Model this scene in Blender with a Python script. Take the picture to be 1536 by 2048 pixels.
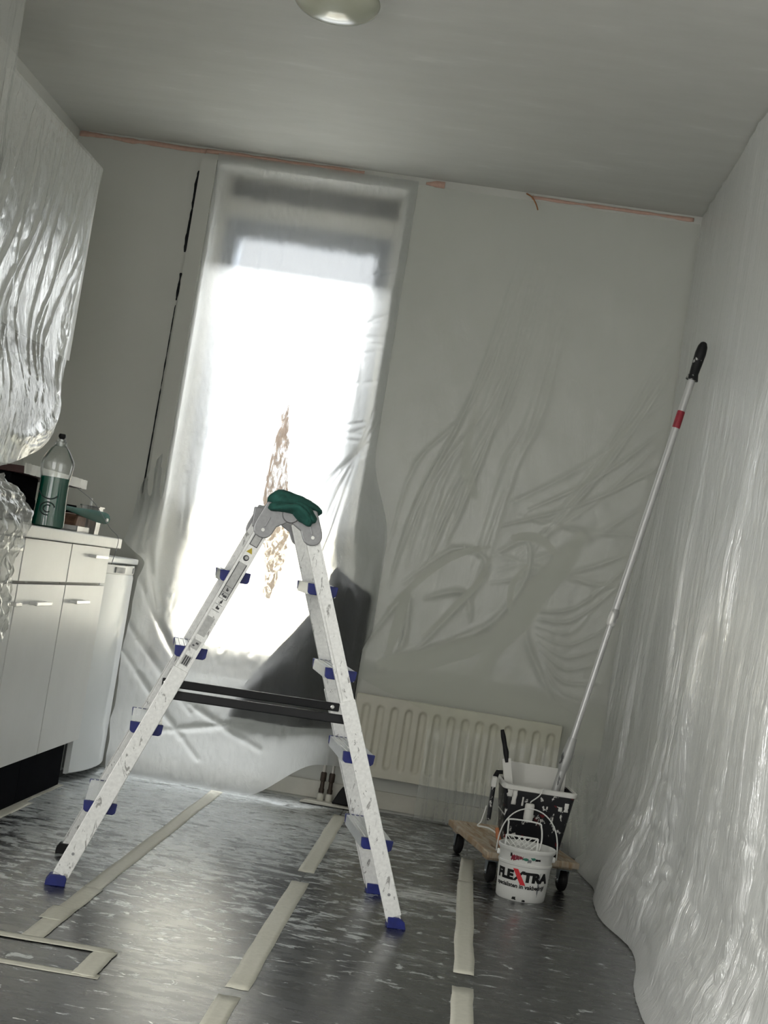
import bpy, bmesh, math, random
import numpy as np
from mathutils import Vector, Matrix, noise as mnoise

random.seed(7)
for o in list(bpy.data.objects):
    bpy.data.objects.remove(o)
SC = bpy.context.scene
COL = SC.collection

# ------------------------------------------------------------------ camera
F_PX, CAM_Z = 3000.0, 0.95
YAW, PITCH, ROLL = 0.06042498, 0.05456636, 0.15851235
_d = Vector((math.tan(YAW), math.tan(PITCH), 1)).normalized()
_l = Vector((math.cos(ROLL), math.sin(ROLL), 0)); _l = (_l - _d * _l.dot(_d)).normalized()
_u = _l.cross(_d)
# rows: world axes expressed in camera coordinates (x right, y down, z forward)
cam_right = Vector((_l.x, _d.x, _u.x)); cam_down = Vector((_l.y, _d.y, _u.y)); cam_fwd = Vector((_l.z, _d.z, _u.z))
cd = bpy.data.cameras.new('camera'); cam = bpy.data.objects.new('camera', cd); COL.objects.link(cam)
cam.matrix_world = Matrix(((cam_right.x, -cam_down.x, -cam_fwd.x, 0), (cam_right.y, -cam_down.y, -cam_fwd.y, 0),
                           (cam_right.z, -cam_down.z, -cam_fwd.z, CAM_Z), (0, 0, 0, 1)))
cd.sensor_fit = 'VERTICAL'; cd.sensor_height = 36.0; cd.lens = F_PX / 2048 * 36.0
cd.clip_start = 0.05; cd.clip_end = 200
SC.camera = cam

# ------------------------------------------------------------------ light and exposure
W = bpy.data.worlds.new('overcast_sky'); SC.world = W; W.use_nodes = True
bg = W.node_tree.nodes['Background']
bg.inputs['Color'].default_value = (0.93, 0.97, 1.0, 1); bg.inputs['Strength'].default_value = 0.8

def area(name, loc, rot, sx, sy, power, col=(1, 1, 1)):
    l = bpy.data.lights.new(name, 'AREA'); l.shape = 'RECTANGLE'; l.size = sx; l.size_y = sy; l.energy = power; l.color = col
    o = bpy.data.objects.new(name, l); COL.objects.link(o); o.location = loc; o.rotation_euler = rot
    return o
# daylight outside the far window, plus two fill lights added at unseen openings
area('daylight_far_window', (-0.95, 7.55, 3.75), Vector((0, -1.15, -2.35)).to_track_quat('-Z', 'Y').to_euler(), 1.6, 1.6, 2900, (0.97, 0.99, 1.0))
area('fill_light_front', (-0.7, -1.75, 1.45), (math.radians(90), 0, 0), 2.0, 2.0, 20, (1.0, 0.985, 0.94))  # fill from behind the viewer; its window opening is unseen, put in for light
area('fill_light_side', (-2.35, 1.15, 1.05), (math.radians(90), 0, math.radians(-90)), 1.6, 1.9, 95, (1.0, 0.99, 0.96))  # fill for side wall and ladder, through an unseen door opening put in for it
VS = SC.view_settings
VS.view_transform = 'Standard'; VS.look = 'None'; VS.gamma = 1.0; VS.use_curve_mapping = False; VS.exposure = 0.3

# ------------------------------------------------------------------ room dimensions
XL, XR, YB, YF, ZC = -1.98, 0.70, 6.25, -1.2, 2.65
WX0, WX1, WZ0, WZ1 = -1.36, -0.533, 0.44, 2.60      # far window opening
S = lambda a, b, x: (lambda t: t * t * (3 - 2 * t))(min(1, max(0, (x - a) / (b - a))))

# ------------------------------------------------------------------ materials
def mat(name):
    m = bpy.data.materials.new(name); m.use_nodes = True
    nt = m.node_tree
    for n in list(nt.nodes): nt.nodes.remove(n)
    out = nt.nodes.new('ShaderNodeOutputMaterial')
    return m, nt, out
def N(nt, t, **k):
    n = nt.nodes.new(t)
    for a, v in k.items():
        if a in n.inputs: n.inputs[a].default_value = v
        else: setattr(n, a, v)
    return n
def c4(c): return (c[0], c[1], c[2], 1)
def coords(nt, scale=(1, 1, 1), rot=(0, 0, 0), kind='Object'):
    tc = N(nt, 'ShaderNodeTexCoord'); mp = N(nt, 'ShaderNodeMapping')
    mp.inputs['Scale'].default_value = scale; mp.inputs['Rotation'].default_value = rot
    nt.links.new(tc.outputs[kind], mp.inputs['Vector']); return mp.outputs['Vector']
def ramp(nt, src, stops):
    r = N(nt, 'ShaderNodeValToRGB'); nt.links.new(src, r.inputs['Fac'])
    e = r.color_ramp.elements
    while len(e) < len(stops): e.new(0.5)
    for q, (p, c) in zip(e, stops): q.position = p; q.color = c if len(c) == 4 else c4(c)
    return r.outputs['Color']
def noise(nt, vec, scale, detail=3, rough=0.55, dist=0.0):
    n = N(nt, 'ShaderNodeTexNoise', Scale=scale, Detail=detail, Roughness=rough, Distortion=dist)
    nt.links.new(vec, n.inputs['Vector']); return n.outputs['Fac']
def mixc(nt, fac, a, b):
    m = N(nt, 'ShaderNodeMix', data_type='RGBA')
    for s, v in ((m.inputs[0], fac), (m.inputs[6], a), (m.inputs[7], b)):
        if isinstance(v, (int, float)): s.default_value = v
        elif isinstance(v, tuple): s.default_value = c4(v)
        else: nt.links.new(v, s)
    return m.outputs[2]
def math_(nt, op, a, b=0.0, clamp=False):
    m = N(nt, 'ShaderNodeMath', operation=op); m.use_clamp = clamp
    for s, v in zip(m.inputs, (a, b)):
        if isinstance(v, (int, float)): s.default_value = v
        else: nt.links.new(v, s)
    return m.outputs[0]
def principled(nt, out, col=(0.8, 0.8, 0.8), rough=0.5, metal=0.0, bump=None, bstr=0.2, bdist=0.01, spec=0.5, **k):
    p = N(nt, 'ShaderNodeBsdfPrincipled')
    p.inputs['Specular IOR Level'].default_value = spec
    for s, v in ((p.inputs['Base Color'], col), (p.inputs['Roughness'], rough), (p.inputs['Metallic'], metal)):
        if isinstance(v, tuple): s.default_value = c4(v)
        elif isinstance(v, (int, float)): s.default_value = v
        else: nt.links.new(v, s)
    for a, v in k.items(): p.inputs[a].default_value = v
    if bump is not None:
        b = N(nt, 'ShaderNodeBump', Strength=bstr, Distance=bdist); nt.links.new(bump, b.inputs['Height'])
        nt.links.new(b.outputs['Normal'], p.inputs['Normal'])
    nt.links.new(p.outputs[0], out.inputs['Surface']); return p

def m_plain(name, col, rough=0.5, metal=0.0, var=0.08, scale=18, spec=0.5, bstr=0.05, **k):
    m, nt, out = mat(name); v = coords(nt); n = noise(nt, v, scale, 4)
    lo = tuple(c * (1 - var) for c in col); hi = tuple(min(1, c * (1 + var)) for c in col)
    principled(nt, out, ramp(nt, n, [(0.3, lo), (0.7, hi)]), rough, metal, n, bstr, 0.004, spec, **k); return m

def m_spatter(name, base, rough=0.45, white=0.56, scale=22, dirt=(0.75, 0.74, 0.70), stretch=(1, 1, 1), extra=None, metal=0.0, soft=0.03):
    """base colour with dried paint drips and spots of its own shape"""
    m, nt, out = mat(name); v = coords(nt, stretch)
    n = noise(nt, v, scale, 5, 0.62, 0.4)
    f = ramp(nt, n, [(white, (0, 0, 0)), (white + soft, (1, 1, 1))])
    col = mixc(nt, f, base, dirt)
    if extra:
        for i, (c, th) in enumerate(extra):
            v2 = coords(nt, tuple(s * (1 + .1 * i) for s in stretch), (i + .5, i, 2.0 * i))
            n2 = noise(nt, v2, scale * 0.7, 3, 0.6, 0.3)
            col = mixc(nt, ramp(nt, n2, [(th, (0, 0, 0)), (th + 0.03, (1, 1, 1))]), col, c)
    principled(nt, out, col, rough, metal, f, 0.3, 0.002, 0.3); return m

def m_wall(name, col, rough=0.75):
    m, nt, out = mat(name); v = coords(nt)
    big = noise(nt, v, 1.6, 3); fine = noise(nt, v, 220, 2)
    c = ramp(nt, big, [(0.3, tuple(x * .95 for x in col)), (0.7, col)])
    principled(nt, out, c, rough, 0, fine, 0.12, 0.002, 0.25); return m

def m_ceiling():
    m, nt, out = mat('ceiling_paint'); v = coords(nt, (1.5, 5, 1)); n = noise(nt, v, 2.2, 5, 0.6)
    v2 = coords(nt); fine = noise(nt, v2, 240, 2)
    c = ramp(nt, n, [(0.35, (.52, .52, .485)), (0.62, (.55, .55, .515)), (0.7, (.59, .59, .555))])
    principled(nt, out, c, 0.62, 0, fine, 0.1, 0.002, 0.3); return m

def m_floor():
    m, nt, out = mat('dark_floor_sheet')
    tc = N(nt, 'ShaderNodeTexCoord'); sep = N(nt, 'ShaderNodeSeparateXYZ'); nt.links.new(tc.outputs['Object'], sep.inputs[0])
    v = coords(nt, (1, 1, 1))
    # wiped smears, long across the room
    vs = coords(nt, (2.6, 5.0, 1), (0, 0, 0.12)); sm = noise(nt, vs, 2.4, 9, 0.70, 1.0)
    # flecks and drops
    vd = coords(nt, (1.0, 1.3, 1), (0, 0, 0.2)); dr = noise(nt, vd, 26, 3, 0.5, 0.2)
    vf = coords(nt, (4.4, 7.5, 1), (0, 0, -0.15)); fl = noise(nt, vf, 3.0, 7, 0.68, 0.7)
    # where the painter worked: more paint towards the window wall and the cabinets
    mr = N(nt, 'ShaderNodeMapRange'); nt.links.new(sep.outputs['Y'], mr.inputs[0])
    mr.inputs[1].default_value = 3.2; mr.inputs[2].default_value = 5.4
    mx = N(nt, 'ShaderNodeMapRange'); nt.links.new(sep.outputs['X'], mx.inputs[0])
    mx.inputs[1].default_value = 0.45; mx.inputs[2].default_value = -0.7
    dens = math_(nt, 'MULTIPLY', mr.outputs[0], mx.outputs[0])
    patch = noise(nt, v, 1.7, 3)
    dens2 = math_(nt, 'ADD', math_(nt, 'MULTIPLY', dens, 0.22), math_(nt, 'MULTIPLY', math_(nt, 'SUBTRACT', patch, 0.5), 0.16))
    smf = ramp(nt, math_(nt, 'ADD', sm, dens2), [(0.60, (0, 0, 0)), (0.70, (.55, .55, .55)), (0.8, (1, 1, 1))])
    flf = ramp(nt, math_(nt, 'ADD', fl, dens2), [(0.615, (0, 0, 0)), (0.655, (1, 1, 1))])
    drf = ramp(nt, math_(nt, 'ADD', dr, math_(nt, 'MULTIPLY', dens2, 0.25)), [(0.715, (0, 0, 0)), (0.73, (1, 1, 1))])
    base = ramp(nt, noise(nt, coords(nt, (2, 5, 1)), 3, 5), [(0.3, (.010, .011, .012)), (0.7, (.018, .019, .021))])
    c = mixc(nt, math_(nt, 'MULTIPLY', smf, 0.42), base, (.50, .53, .53))
    c = mixc(nt, math_(nt, 'MULTIPLY', flf, 0.8), c, (.60, .63, .63))
    c = mixc(nt, drf, c, (.66, .67, .65))
    # one broad wiped smear beside the ladder's right foot
    ex = math_(nt, 'DIVIDE', math_(nt, 'SUBTRACT', sep.outputs['X'], 0.0), 0.26); ey = math_(nt, 'DIVIDE', math_(nt, 'SUBTRACT', sep.outputs['Y'], 4.72), 0.17)
    ee = math_(nt, 'SUBTRACT', 1.0, math_(nt, 'ADD', math_(nt, 'MULTIPLY', ex, ex), math_(nt, 'MULTIPLY', ey, ey)), True)
    wipe = noise(nt, coords(nt, (3, 22, 1), (0, 0, -0.35)), 2.0, 7, 0.7, 0.6)
    c = mixc(nt, math_(nt, 'MULTIPLY', ramp(nt, math_(nt, 'ADD', wipe, math_(nt, 'MULTIPLY', ee, 0.22)), [(0.62, (0, 0, 0)), (0.78, (1, 1, 1))]), math_(nt, 'MULTIPLY', ee, 1.6, True)), c, (.60, .61, .60))
    # dark seams between the floor sheets
    seam = None
    for x in (-0.9, -0.39, 0.12):
        s = math_(nt, 'LESS_THAN', math_(nt, 'ABSOLUTE', math_(nt, 'SUBTRACT', sep.outputs['X'], x)), 0.003)
        seam = s if seam is None else math_(nt, 'MAXIMUM', seam, s)
    c = mixc(nt, seam, c, (.006, .006, .006))
    rg = ramp(nt, noise(nt, coords(nt, (3, 8, 1)), 3, 6, 0.7), [(0.3, (.20, .20, .20)), (0.7, (.36, .36, .36))])
    principled(nt, out, c, rg, 0, math_(nt, 'ADD', sm, flf), 0.12, 0.003, 0.9, **{'Coat Weight': 0.25, 'Coat Roughness': 0.2}); return m

def m_film(name, body=0.34, blur=0.0, glossw=0.35, rough=0.16, wr=(6, 6, 1.6), wscale=9, bstr=0.55, tint=(.93, .94, .92), trans=0.5, bdist=0.01, edge=0.35, cling=False):
    """thin polythene: part clear, part milky, with a soft gloss and fine crinkles"""
    m, nt, out = mat(name)
    v = coords(nt, wr); w = N(nt, 'ShaderNodeTexNoise', Scale=wscale, Detail=5, Roughness=0.6, Distortion=1.2)
    nt.links.new(v, w.inputs['Vector'])
    rid = math_(nt, 'ABSOLUTE', math_(nt, 'SUBTRACT', w.outputs['Fac'], 0.5))      # creases
    v2 = coords(nt, tuple(a * 3 for a in wr)); w2 = noise(nt, v2, wscale, 4, 0.6, 0.6)
    h = math_(nt, 'ADD', math_(nt, 'MULTIPLY', rid, -1.6), math_(nt, 'MULTIPLY', w2, 0.35))
    b = N(nt, 'ShaderNodeBump', Strength=bstr, Distance=bdist); nt.links.new(h, b.inputs['Height'])
    nrm = b.outputs['Normal']
    dif = N(nt, 'ShaderNodeBsdfDiffuse', Color=c4(tint)); nt.links.new(nrm, dif.inputs['Normal'])
    tra = N(nt, 'ShaderNodeBsdfTranslucent', Color=c4(tint)); nt.links.new(nrm, tra.inputs['Normal'])
    milk = N(nt, 'ShaderNodeMixShader', Fac=trans); nt.links.new(dif.outputs[0], milk.inputs[1]); nt.links.new(tra.outputs[0], milk.inputs[2])
    glo = N(nt, 'ShaderNodeBsdfAnisotropic', Roughness=rough); glo.inputs['Color'].default_value = (1, 1, 1, 1); nt.links.new(nrm, glo.inputs['Normal'])
    lw = N(nt, 'ShaderNodeLayerWeight', Blend=0.35); nt.links.new(nrm, lw.inputs['Normal'])
    gf = math_(nt, 'ADD', glossw, math_(nt, 'MULTIPLY', lw.outputs['Facing'], .35), True)
    bod = N(nt, 'ShaderNodeMixShader'); nt.links.new(gf, bod.inputs[0]); nt.links.new(milk.outputs[0], bod.inputs[1]); nt.links.new(glo.outputs[0], bod.inputs[2])
    clear = N(nt, 'ShaderNodeBsdfTransparent', Color=c4(tuple(min(1, t * 1.05) for t in tint)))
    cl = clear.outputs[0]
    if blur > 0:
        rf = N(nt, 'ShaderNodeBsdfRefraction', Roughness=0.55, IOR=1.3); rf.inputs['Color'].default_value = (.97, .98, 1, 1)
        mx = N(nt, 'ShaderNodeMixShader', Fac=blur); nt.links.new(clear.outputs[0], mx.inputs[1]); nt.links.new(rf.outputs[0], mx.inputs[2]); cl = mx.outputs[0]
    fac = math_(nt, 'ADD', body, math_(nt, 'MULTIPLY', lw.outputs['Facing'], edge), True)
    if cling:      # clear where it sticks to the wall and in a lower patch, elsewhere milky
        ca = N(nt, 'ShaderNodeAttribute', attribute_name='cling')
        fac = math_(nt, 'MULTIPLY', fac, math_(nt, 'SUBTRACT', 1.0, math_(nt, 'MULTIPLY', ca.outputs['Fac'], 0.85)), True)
    fin = N(nt, 'ShaderNodeMixShader'); nt.links.new(fac, fin.inputs[0]); nt.links.new(cl, fin.inputs[1]); nt.links.new(bod.outputs[0], fin.inputs[2])
    nt.links.new(fin.outputs[0], out.inputs['Surface']); return m

def m_glass(name, col=(1, 1, 1), op=0.12, rough=0.05):
    m, nt, out = mat(name)
    v = coords(nt); n = noise(nt, v, 6, 2)
    t = N(nt, 'ShaderNodeBsdfTransparent', Color=c4(col)); g = N(nt, 'ShaderNodeBsdfAnisotropic', Roughness=rough)
    lw = N(nt, 'ShaderNodeLayerWeight', Blend=0.3)
    f = math_(nt, 'ADD', math_(nt, 'MULTIPLY', lw.outputs['Fresnel'], 0.8), math_(nt, 'MULTIPLY', n, op), True)
    mx = N(nt, 'ShaderNodeMixShader'); nt.links.new(f, mx.inputs[0]); nt.links.new(t.outputs[0], mx.inputs[1]); nt.links.new(g.outputs[0], mx.inputs[2])
    nt.links.new(mx.outputs[0], out.inputs['Surface']); return m

def m_residue():
    m, nt, out = mat('torn_paper_residue'); v = coords(nt, (12, 12, 3.5))
    n = noise(nt, v, 4.0, 5, 0.7, 0.8)
    p = N(nt, 'ShaderNodeBsdfDiffuse'); nt.links.new(ramp(nt, noise(nt, v, 9, 3), [(.3, (.34, .22, .15)), (.7, (.60, .48, .38))]), p.inputs['Color'])
    t = N(nt, 'ShaderNodeBsdfTransparent')
    tl = N(nt, 'ShaderNodeBsdfTranslucent', Color=(.45, .33, .25, 1))
    a = N(nt, 'ShaderNodeMixShader', Fac=0.25); nt.links.new(p.outputs[0], a.inputs[1]); nt.links.new(tl.outputs[0], a.inputs[2])
    mx = N(nt, 'ShaderNodeMixShader'); nt.links.new(ramp(nt, n, [(.40, (0, 0, 0)), (.52, (.92, .92, .92))]), mx.inputs[0])
    nt.links.new(t.outputs[0], mx.inputs[1]); nt.links.new(a.outputs[0], mx.inputs[2]); nt.links.new(mx.outputs[0], out.inputs['Surface']); return m

def m_tape(name, col):
    m, nt, out = mat(name); v = coords(nt, (30, 30, 30)); n = noise(nt, v, 2, 4, 0.7)
    principled(nt, out, ramp(nt, n, [(.3, tuple(c * .86 for c in col)), (.7, col)]), 0.6, 0, n, 0.25, 0.002, 0.3); return m

def m_alu(name, col=(.95, .95, .93), metal=0.22, rough=0.42, dirt=0.585):
    m, nt, out = mat(name)
    v = coords(nt, (14, 14, 5)); sc = noise(nt, v, 3.2, 7, 0.72, 1.2)
    v2 = coords(nt, (60, 60, 60)); fn = noise(nt, v2, 2, 3)
    c = ramp(nt, fn, [(.3, tuple(x * .86 for x in col)), (.7, col)])
    c = mixc(nt, ramp(nt, sc, [(dirt, (0, 0, 0)), (dirt + .05, (.75, .75, .75))]), c, (.18, .17, .16))
    principled(nt, out, c, rough, metal, fn, 0.1, 0.001); return m

MT = {}
MT['wall'] = m_wall('wall_paint', (.60, .60, .555))
MT['ceiling'] = m_ceiling()
MT['floor'] = m_floor()
MT['film_window'] = m_film('clear_film_window', body=0.29, blur=0.92, glossw=0.08, rough=0.2, wr=(5, 5, 2.2), wscale=6, bstr=0.4, trans=0.84, edge=0.25)
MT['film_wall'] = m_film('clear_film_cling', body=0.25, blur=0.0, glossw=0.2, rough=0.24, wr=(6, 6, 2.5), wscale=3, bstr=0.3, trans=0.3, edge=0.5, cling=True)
MT['film_fold'] = m_film('clear_film_folded', body=0.66, blur=0.0, glossw=0.26, rough=0.15, wr=(8, 8, .9), wscale=4, bstr=0.8, trans=0.4, edge=0.5)
MT['film_hang'] = m_film('clear_film_hanging', body=0.38, blur=0.0, glossw=0.45, rough=0.13, wr=(4, 4, 1.4), wscale=3, bstr=0.6, trans=0.45, edge=0.5)
MT['cab'] = m_plain('cabinet_laminate', (.75, .75, .73), 0.32, var=0.03, scale=6)
MT['cab_body'] = m_plain('cabinet_carcass', (.55, .54, .50), 0.5, var=0.03)
MT['plinth'] = m_plain('dark_plinth', (.006, .0065, .008), 0.85, spec=0.02)
MT['worktop'] = m_plain('worktop_laminate', (.74, .73, .70), 0.35, var=0.03, scale=60)
MT['white'] = m_plain('white_enamel', (.78, .80, .80), 0.28, var=0.02, scale=4)
MT['white2'] = m_plain('white_plastic', (.80, .80, .78), 0.35, var=0.04)
MT['greyp'] = m_plain('grey_plastic', (.20, .21, .22), 0.5)
MT['black'] = m_plain('black_plastic', (.008, .008, .009), 0.45, spec=0.2)
MT['matteblack'] = m_plain('matte_black_casing', (.006, .006, .007), 0.95, spec=0.0)
MT['blackm'] = m_plain('black_steel', (.010, .010, .012), 0.4, metal=0.3)
MT['blue'] = m_plain('blue_plastic', (.012, .020, .16), 0.45, var=0.2, scale=40)
MT['alu'] = m_alu('scuffed_aluminium')
MT['alu2'] = m_alu('clean_aluminium', (.72, .73, .74), 0.75, 0.35, 0.72)
MT['hinge'] = m_alu('grey_hinge_steel', (.36, .36, .37), 0.6, 0.42, 0.66)
MT['steel'] = m_plain('polished_steel', (.75, .75, .74), 0.25, metal=0.9)
MT['handle'] = m_plain('brushed_handle', (.80, .79, .76), 0.3, metal=0.5)
MT['teal'] = m_plain('teal_cloth', (.016, .090, .072), 0.85, var=0.35, scale=35, bstr=0.3)
MT['sash'] = m_plain('grey_blue_sash', (.13, .155, .19), 0.45)
MT['winframe'] = m_plain('cream_window_frame', (.62, .60, .53), 0.5)
MT['grille'] = m_plain('dark_vent_grille', (.022, .026, .032), 0.6)
MT['reveal'] = m_plain('white_reveal', (.74, .74, .70), 0.7)
MT['glass'] = m_glass('window_glass')
MT['rad'] = m_plain('cream_radiator', (.60, .575, .48), 0.42, var=0.04)
MT['cream'] = m_plain('cream_board', (.58, .56, .49), 0.5, var=0.05)
MT['bronze'] = m_plain('dark_fitting', (.05, .035, .025), 0.5, metal=0.4)
MT['pipe'] = m_plain('grey_pipe', (.48, .46, .42), 0.4, metal=0.3)
MT['tape'] = m_tape('beige_masking_tape', (.60, .585, .50))
MT['pinktape'] = m_tape('salmon_masking_tape', (.60, .40, .32))
MT['brown'] = m_plain('orange_brown_string', (.34, .14, .05), 0.7)
MT['residue'] = m_residue()
MT['darkcloth'] = m_plain('dark_navy_cloth', (.010, .013, .019), 0.8, var=0.3)
MT['lampglass'] = m_plain('pale_green_glass', (.46, .47, .37), 0.18, var=0.03, **{'Coat Weight': 0.6})
MT['wood'] = m_spatter('paint_stained_wood', (.32, .22, .13), 0.6, 0.40, 9, (.50, .46, .38), (1, 5, 1), [((.16, .09, .05), .66)], soft=.3)
MT['rubber'] = m_plain('castor_rubber', (.012, .012, .012), 0.5, spec=0.2)
MT['castor'] = m_plain('galvanised_castor', (.22, .25, .27), 0.35, metal=0.7)
MT['blackpail'] = m_spatter('spattered_black_tub', (.010, .010, .012), 0.4, 0.60, 40, (.66, .65, .62), (1, 1, .7), [((.14, .012, .014), .67), ((.02, .12, .09), .73)])
MT['whitepaint'] = m_spatter('dried_white_paint', (.68, .67, .63), 0.5, 0.70, 24, (.05, .05, .05))
MT['pail'] = m_spatter('white_pail', (.70, .70, .67), 0.38, 0.76, 26, (.10, .09, .09))
MT['paintpole'] = m_spatter('paint_covered_pole', (.42, .42, .41), 0.4, 0.60, 20, (.10, .10, .10), (1, 1, .5), [((.74, .73, .70), .55)], 0.3)
MT['pole'] = m_spatter('satin_pole', (.56, .56, .55), 0.35, 0.68, 18, (.72, .72, .70), metal=0.35)
MT['red'] = m_plain('red_band', (.28, .015, .03), 0.5, var=0.25, scale=60)
MT['paintred'] = m_plain('dried_red_paint', (.22, .01, .03), 0.5)
MT['paintgreen'] = m_plain('dried_green_paint', (.02, .16, .11), 0.5)
MT['orange'] = m_plain('orange_grip', (.42, .14, .05), 0.5, var=0.3)
MT['inkblack'] = m_plain('black_print', (.012, .012, .012), 0.5, spec=0.2)
MT['inkred'] = m_plain('red_print', (.62, .02, .03), 0.5)
MT['sticker'] = m_plain('grey_sticker', (.50, .50, .49), 0.5, var=0.12, scale=120)
MT['stickerdark'] = m_plain('sticker_ink', (.055, .055, .06), 0.5)
MT['yellow'] = m_plain('yellow_ink', (.55, .42, .03), 0.5)
MT['maroon'] = m_plain('dark_red_board', (.045, .012, .012), 0.45)
MT['brownwood'] = m_plain('brown_block', (.165, .085, .05), 0.7, var=0.25, scale=60)
MT['soap'] = m_plain('green_soap', (.002, .15, .095), 0.25, var=0.1, spec=0.2)
MT['bottle'] = m_glass('clear_bottle', (.96, .98, .97), 0.22, 0.08)
MT['tub'] = m_glass('clear_tub', (.93, .94, .94), 0.55, 0.25)
MT['labelink'] = m_plain('dark_label', (.02, .05, .045), 0.5, var=0.4, scale=90)
MT['tealplastic'] = m_plain('teal_plastic', (.006, .080, .062), 0.6, spec=0.12)
MT['balcony'] = m_plain('cream_render', (.58, .55, .48), 0.8)
MT['grid'] = m_spatter('white_paint_grid', (.74, .74, .71), 0.45, 0.72, 40, (.06, .06, .06))
MT['wire'] = m_spatter('bail_wire', (.66, .66, .63), 0.4, 0.7, 40, (.2, .2, .2))

# ------------------------------------------------------------------ geometry helpers
class MB:
    def __init__(s): s.v, s.f = [], []
    def add(s, vs, fs):
        o = len(s.v); s.v += [tuple(p) for p in vs]; s.f += [tuple(i + o for i in q) for q in fs]; return s
    def box(s, x0, x1, y0, y1, z0, z1, M=None):
        vs = [Vector((x, y, z)) for x in (x0, x1) for y in (y0, y1) for z in (z0, z1)]
        if M: vs = [M @ p for p in vs]
        return s.add(vs, [(0, 1, 3, 2), (4, 6, 7, 5), (0, 4, 5, 1), (2, 3, 7, 6), (0, 2, 6, 4), (1, 5, 7, 3)])
    def beam(s, a, b, w, t, side=(0, 1, 0)):
        """bar from a to b; w across, t along `side`"""
        a, b = Vector(a), Vector(b); d = (b - a).normalized(); sd = Vector(side); sd = (sd - d * sd.dot(d)).normalized(); q = d.cross(sd)
        vs = []
        for p in (a, b):
            for i, j in ((-1, -1), (1, -1), (1, 1), (-1, 1)): vs.append(p + q * (i * w / 2) + sd * (j * t / 2))
        return s.add(vs, [(0, 1, 2, 3), (7, 6, 5, 4), (0, 4, 5, 1), (1, 5, 6, 2), (2, 6, 7, 3), (3, 7, 4, 0)])
    def prism(s, poly, h0, h1, M=None):
        """polygon in xz extruded along y from h0 to h1"""
        n = len(poly); vs = [Vector((x, h0, z)) for x, z in poly] + [Vector((x, h1, z)) for x, z in poly]
        if M: vs = [M @ p for p in vs]
        return s.add(vs, [tuple(range(n)), tuple(range(2 * n - 1, n - 1, -1))] + [(i, i + n, (i + 1) % n + n, (i + 1) % n) for i in range(n)])
    def tube(s, path, r, n=10, cap=True):
        P = [Vector(p) for p in path]; k = len(P); rs = r if isinstance(r, (list, tuple)) else [r] * k
        vs, fs = [], []; ref = None
        for i, p in enumerate(P):
            t = (P[min(k - 1, i + 1)] - P[max(0, i - 1)]).normalized()
            if ref is None: ref = t.orthogonal().normalized()
            ref = (ref - t * ref.dot(t)).normalized(); q = t.cross(ref)
            for j in range(n):
                a = 2 * math.pi * j / n; vs.append(p + (ref * math.cos(a) + q * math.sin(a)) * rs[i])
        for i in range(k - 1):
            for j in range(n): fs.append((i * n + j, i * n + (j + 1) % n, (i + 1) * n + (j + 1) % n, (i + 1) * n + j))
        if cap: fs += [tuple(range(n - 1, -1, -1)), tuple((k - 1) * n + j for j in range(n))]
        return s.add(vs, fs)
    def lathe(s, prof, n=28, c=(0, 0, 0), sx=1, sy=1, M=None, cap0=True, cap1=True):
        vs, fs = [], []; k = len(prof)
        for r, z in prof:
            for j in range(n):
                a = 2 * math.pi * j / n; p = Vector((c[0] + r * sx * math.cos(a), c[1] + r * sy * math.sin(a), c[2] + z)); vs.append(M @ p if M else p)
        for i in range(k - 1):
            for j in range(n): fs.append((i * n + j, i * n + (j + 1) % n, (i + 1) * n + (j + 1) % n, (i + 1) * n + j))
        if cap0: fs.append(tuple(range(n - 1, -1, -1)))
        if cap1: fs.append(tuple((k - 1) * n + j for j in range(n)))
        return s.add(vs, fs)
    def grid(s, nu, nv, fn):
        vs = [fn(i / nu, j / nv) for j in range(nv + 1) for i in range(nu + 1)]
        fs = [(j * (nu + 1) + i, j * (nu + 1) + i + 1, (j + 1) * (nu + 1) + i + 1, (j + 1) * (nu + 1) + i) for j in range(nv) for i in range(nu)]
        return s.add(vs, fs)
    def build(s, name, m, parent=None, smooth=False, bevel=0.0, segs=2, solid=0.0):
        me = bpy.data.meshes.new(name); me.from_pydata([tuple(p) for p in s.v], [], s.f); me.update()
        if not smooth or smooth == 'auto':
            bm = bmesh.new(); bm.from_mesh(me); bmesh.ops.recalc_face_normals(bm, faces=bm.faces); bm.to_mesh(me); bm.free()
        me.materials.append(m if not isinstance(m, str) else MT[m])
        if smooth:
            for p in me.polygons: p.use_smooth = True
            if smooth == 'auto':
                try: me.set_sharp_from_angle(angle=math.radians(38))
                except Exception: pass
        o = bpy.data.objects.new(name, me); COL.objects.link(o)
        if parent is not None: o.parent = parent
        if bevel > 0:
            b = o.modifiers.new('bevel', 'BEVEL'); b.width = bevel; b.segments = segs; b.limit_method = 'ANGLE'; b.angle_limit = math.radians(40)
        if solid > 0:
            b = o.modifiers.new('solidify', 'SOLIDIFY'); b.thickness = solid
        return o
def tag(o, label, cat=None, group=None, kind=None):
    o['label'] = label
    if cat: o['category'] = cat
    if group: o['group'] = group
    if kind: o['kind'] = kind
    return o
def struct(o, label): 
    o['kind'] = 'structure'; o['label'] = label; return o
def empty(name, loc=(0, 0, 0), rz=0.0):
    o = bpy.data.objects.new(name, None); COL.objects.link(o); o.location = loc; o.rotation_euler = (0, 0, rz); o.empty_display_size = 0.1; return o
def fbm(x, y, z=0.0, oct=4):
    return mnoise.fractal(Vector((x, y, z)), 1.0, 2.0, oct, noise_basis='PERLIN_ORIGINAL')

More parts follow.
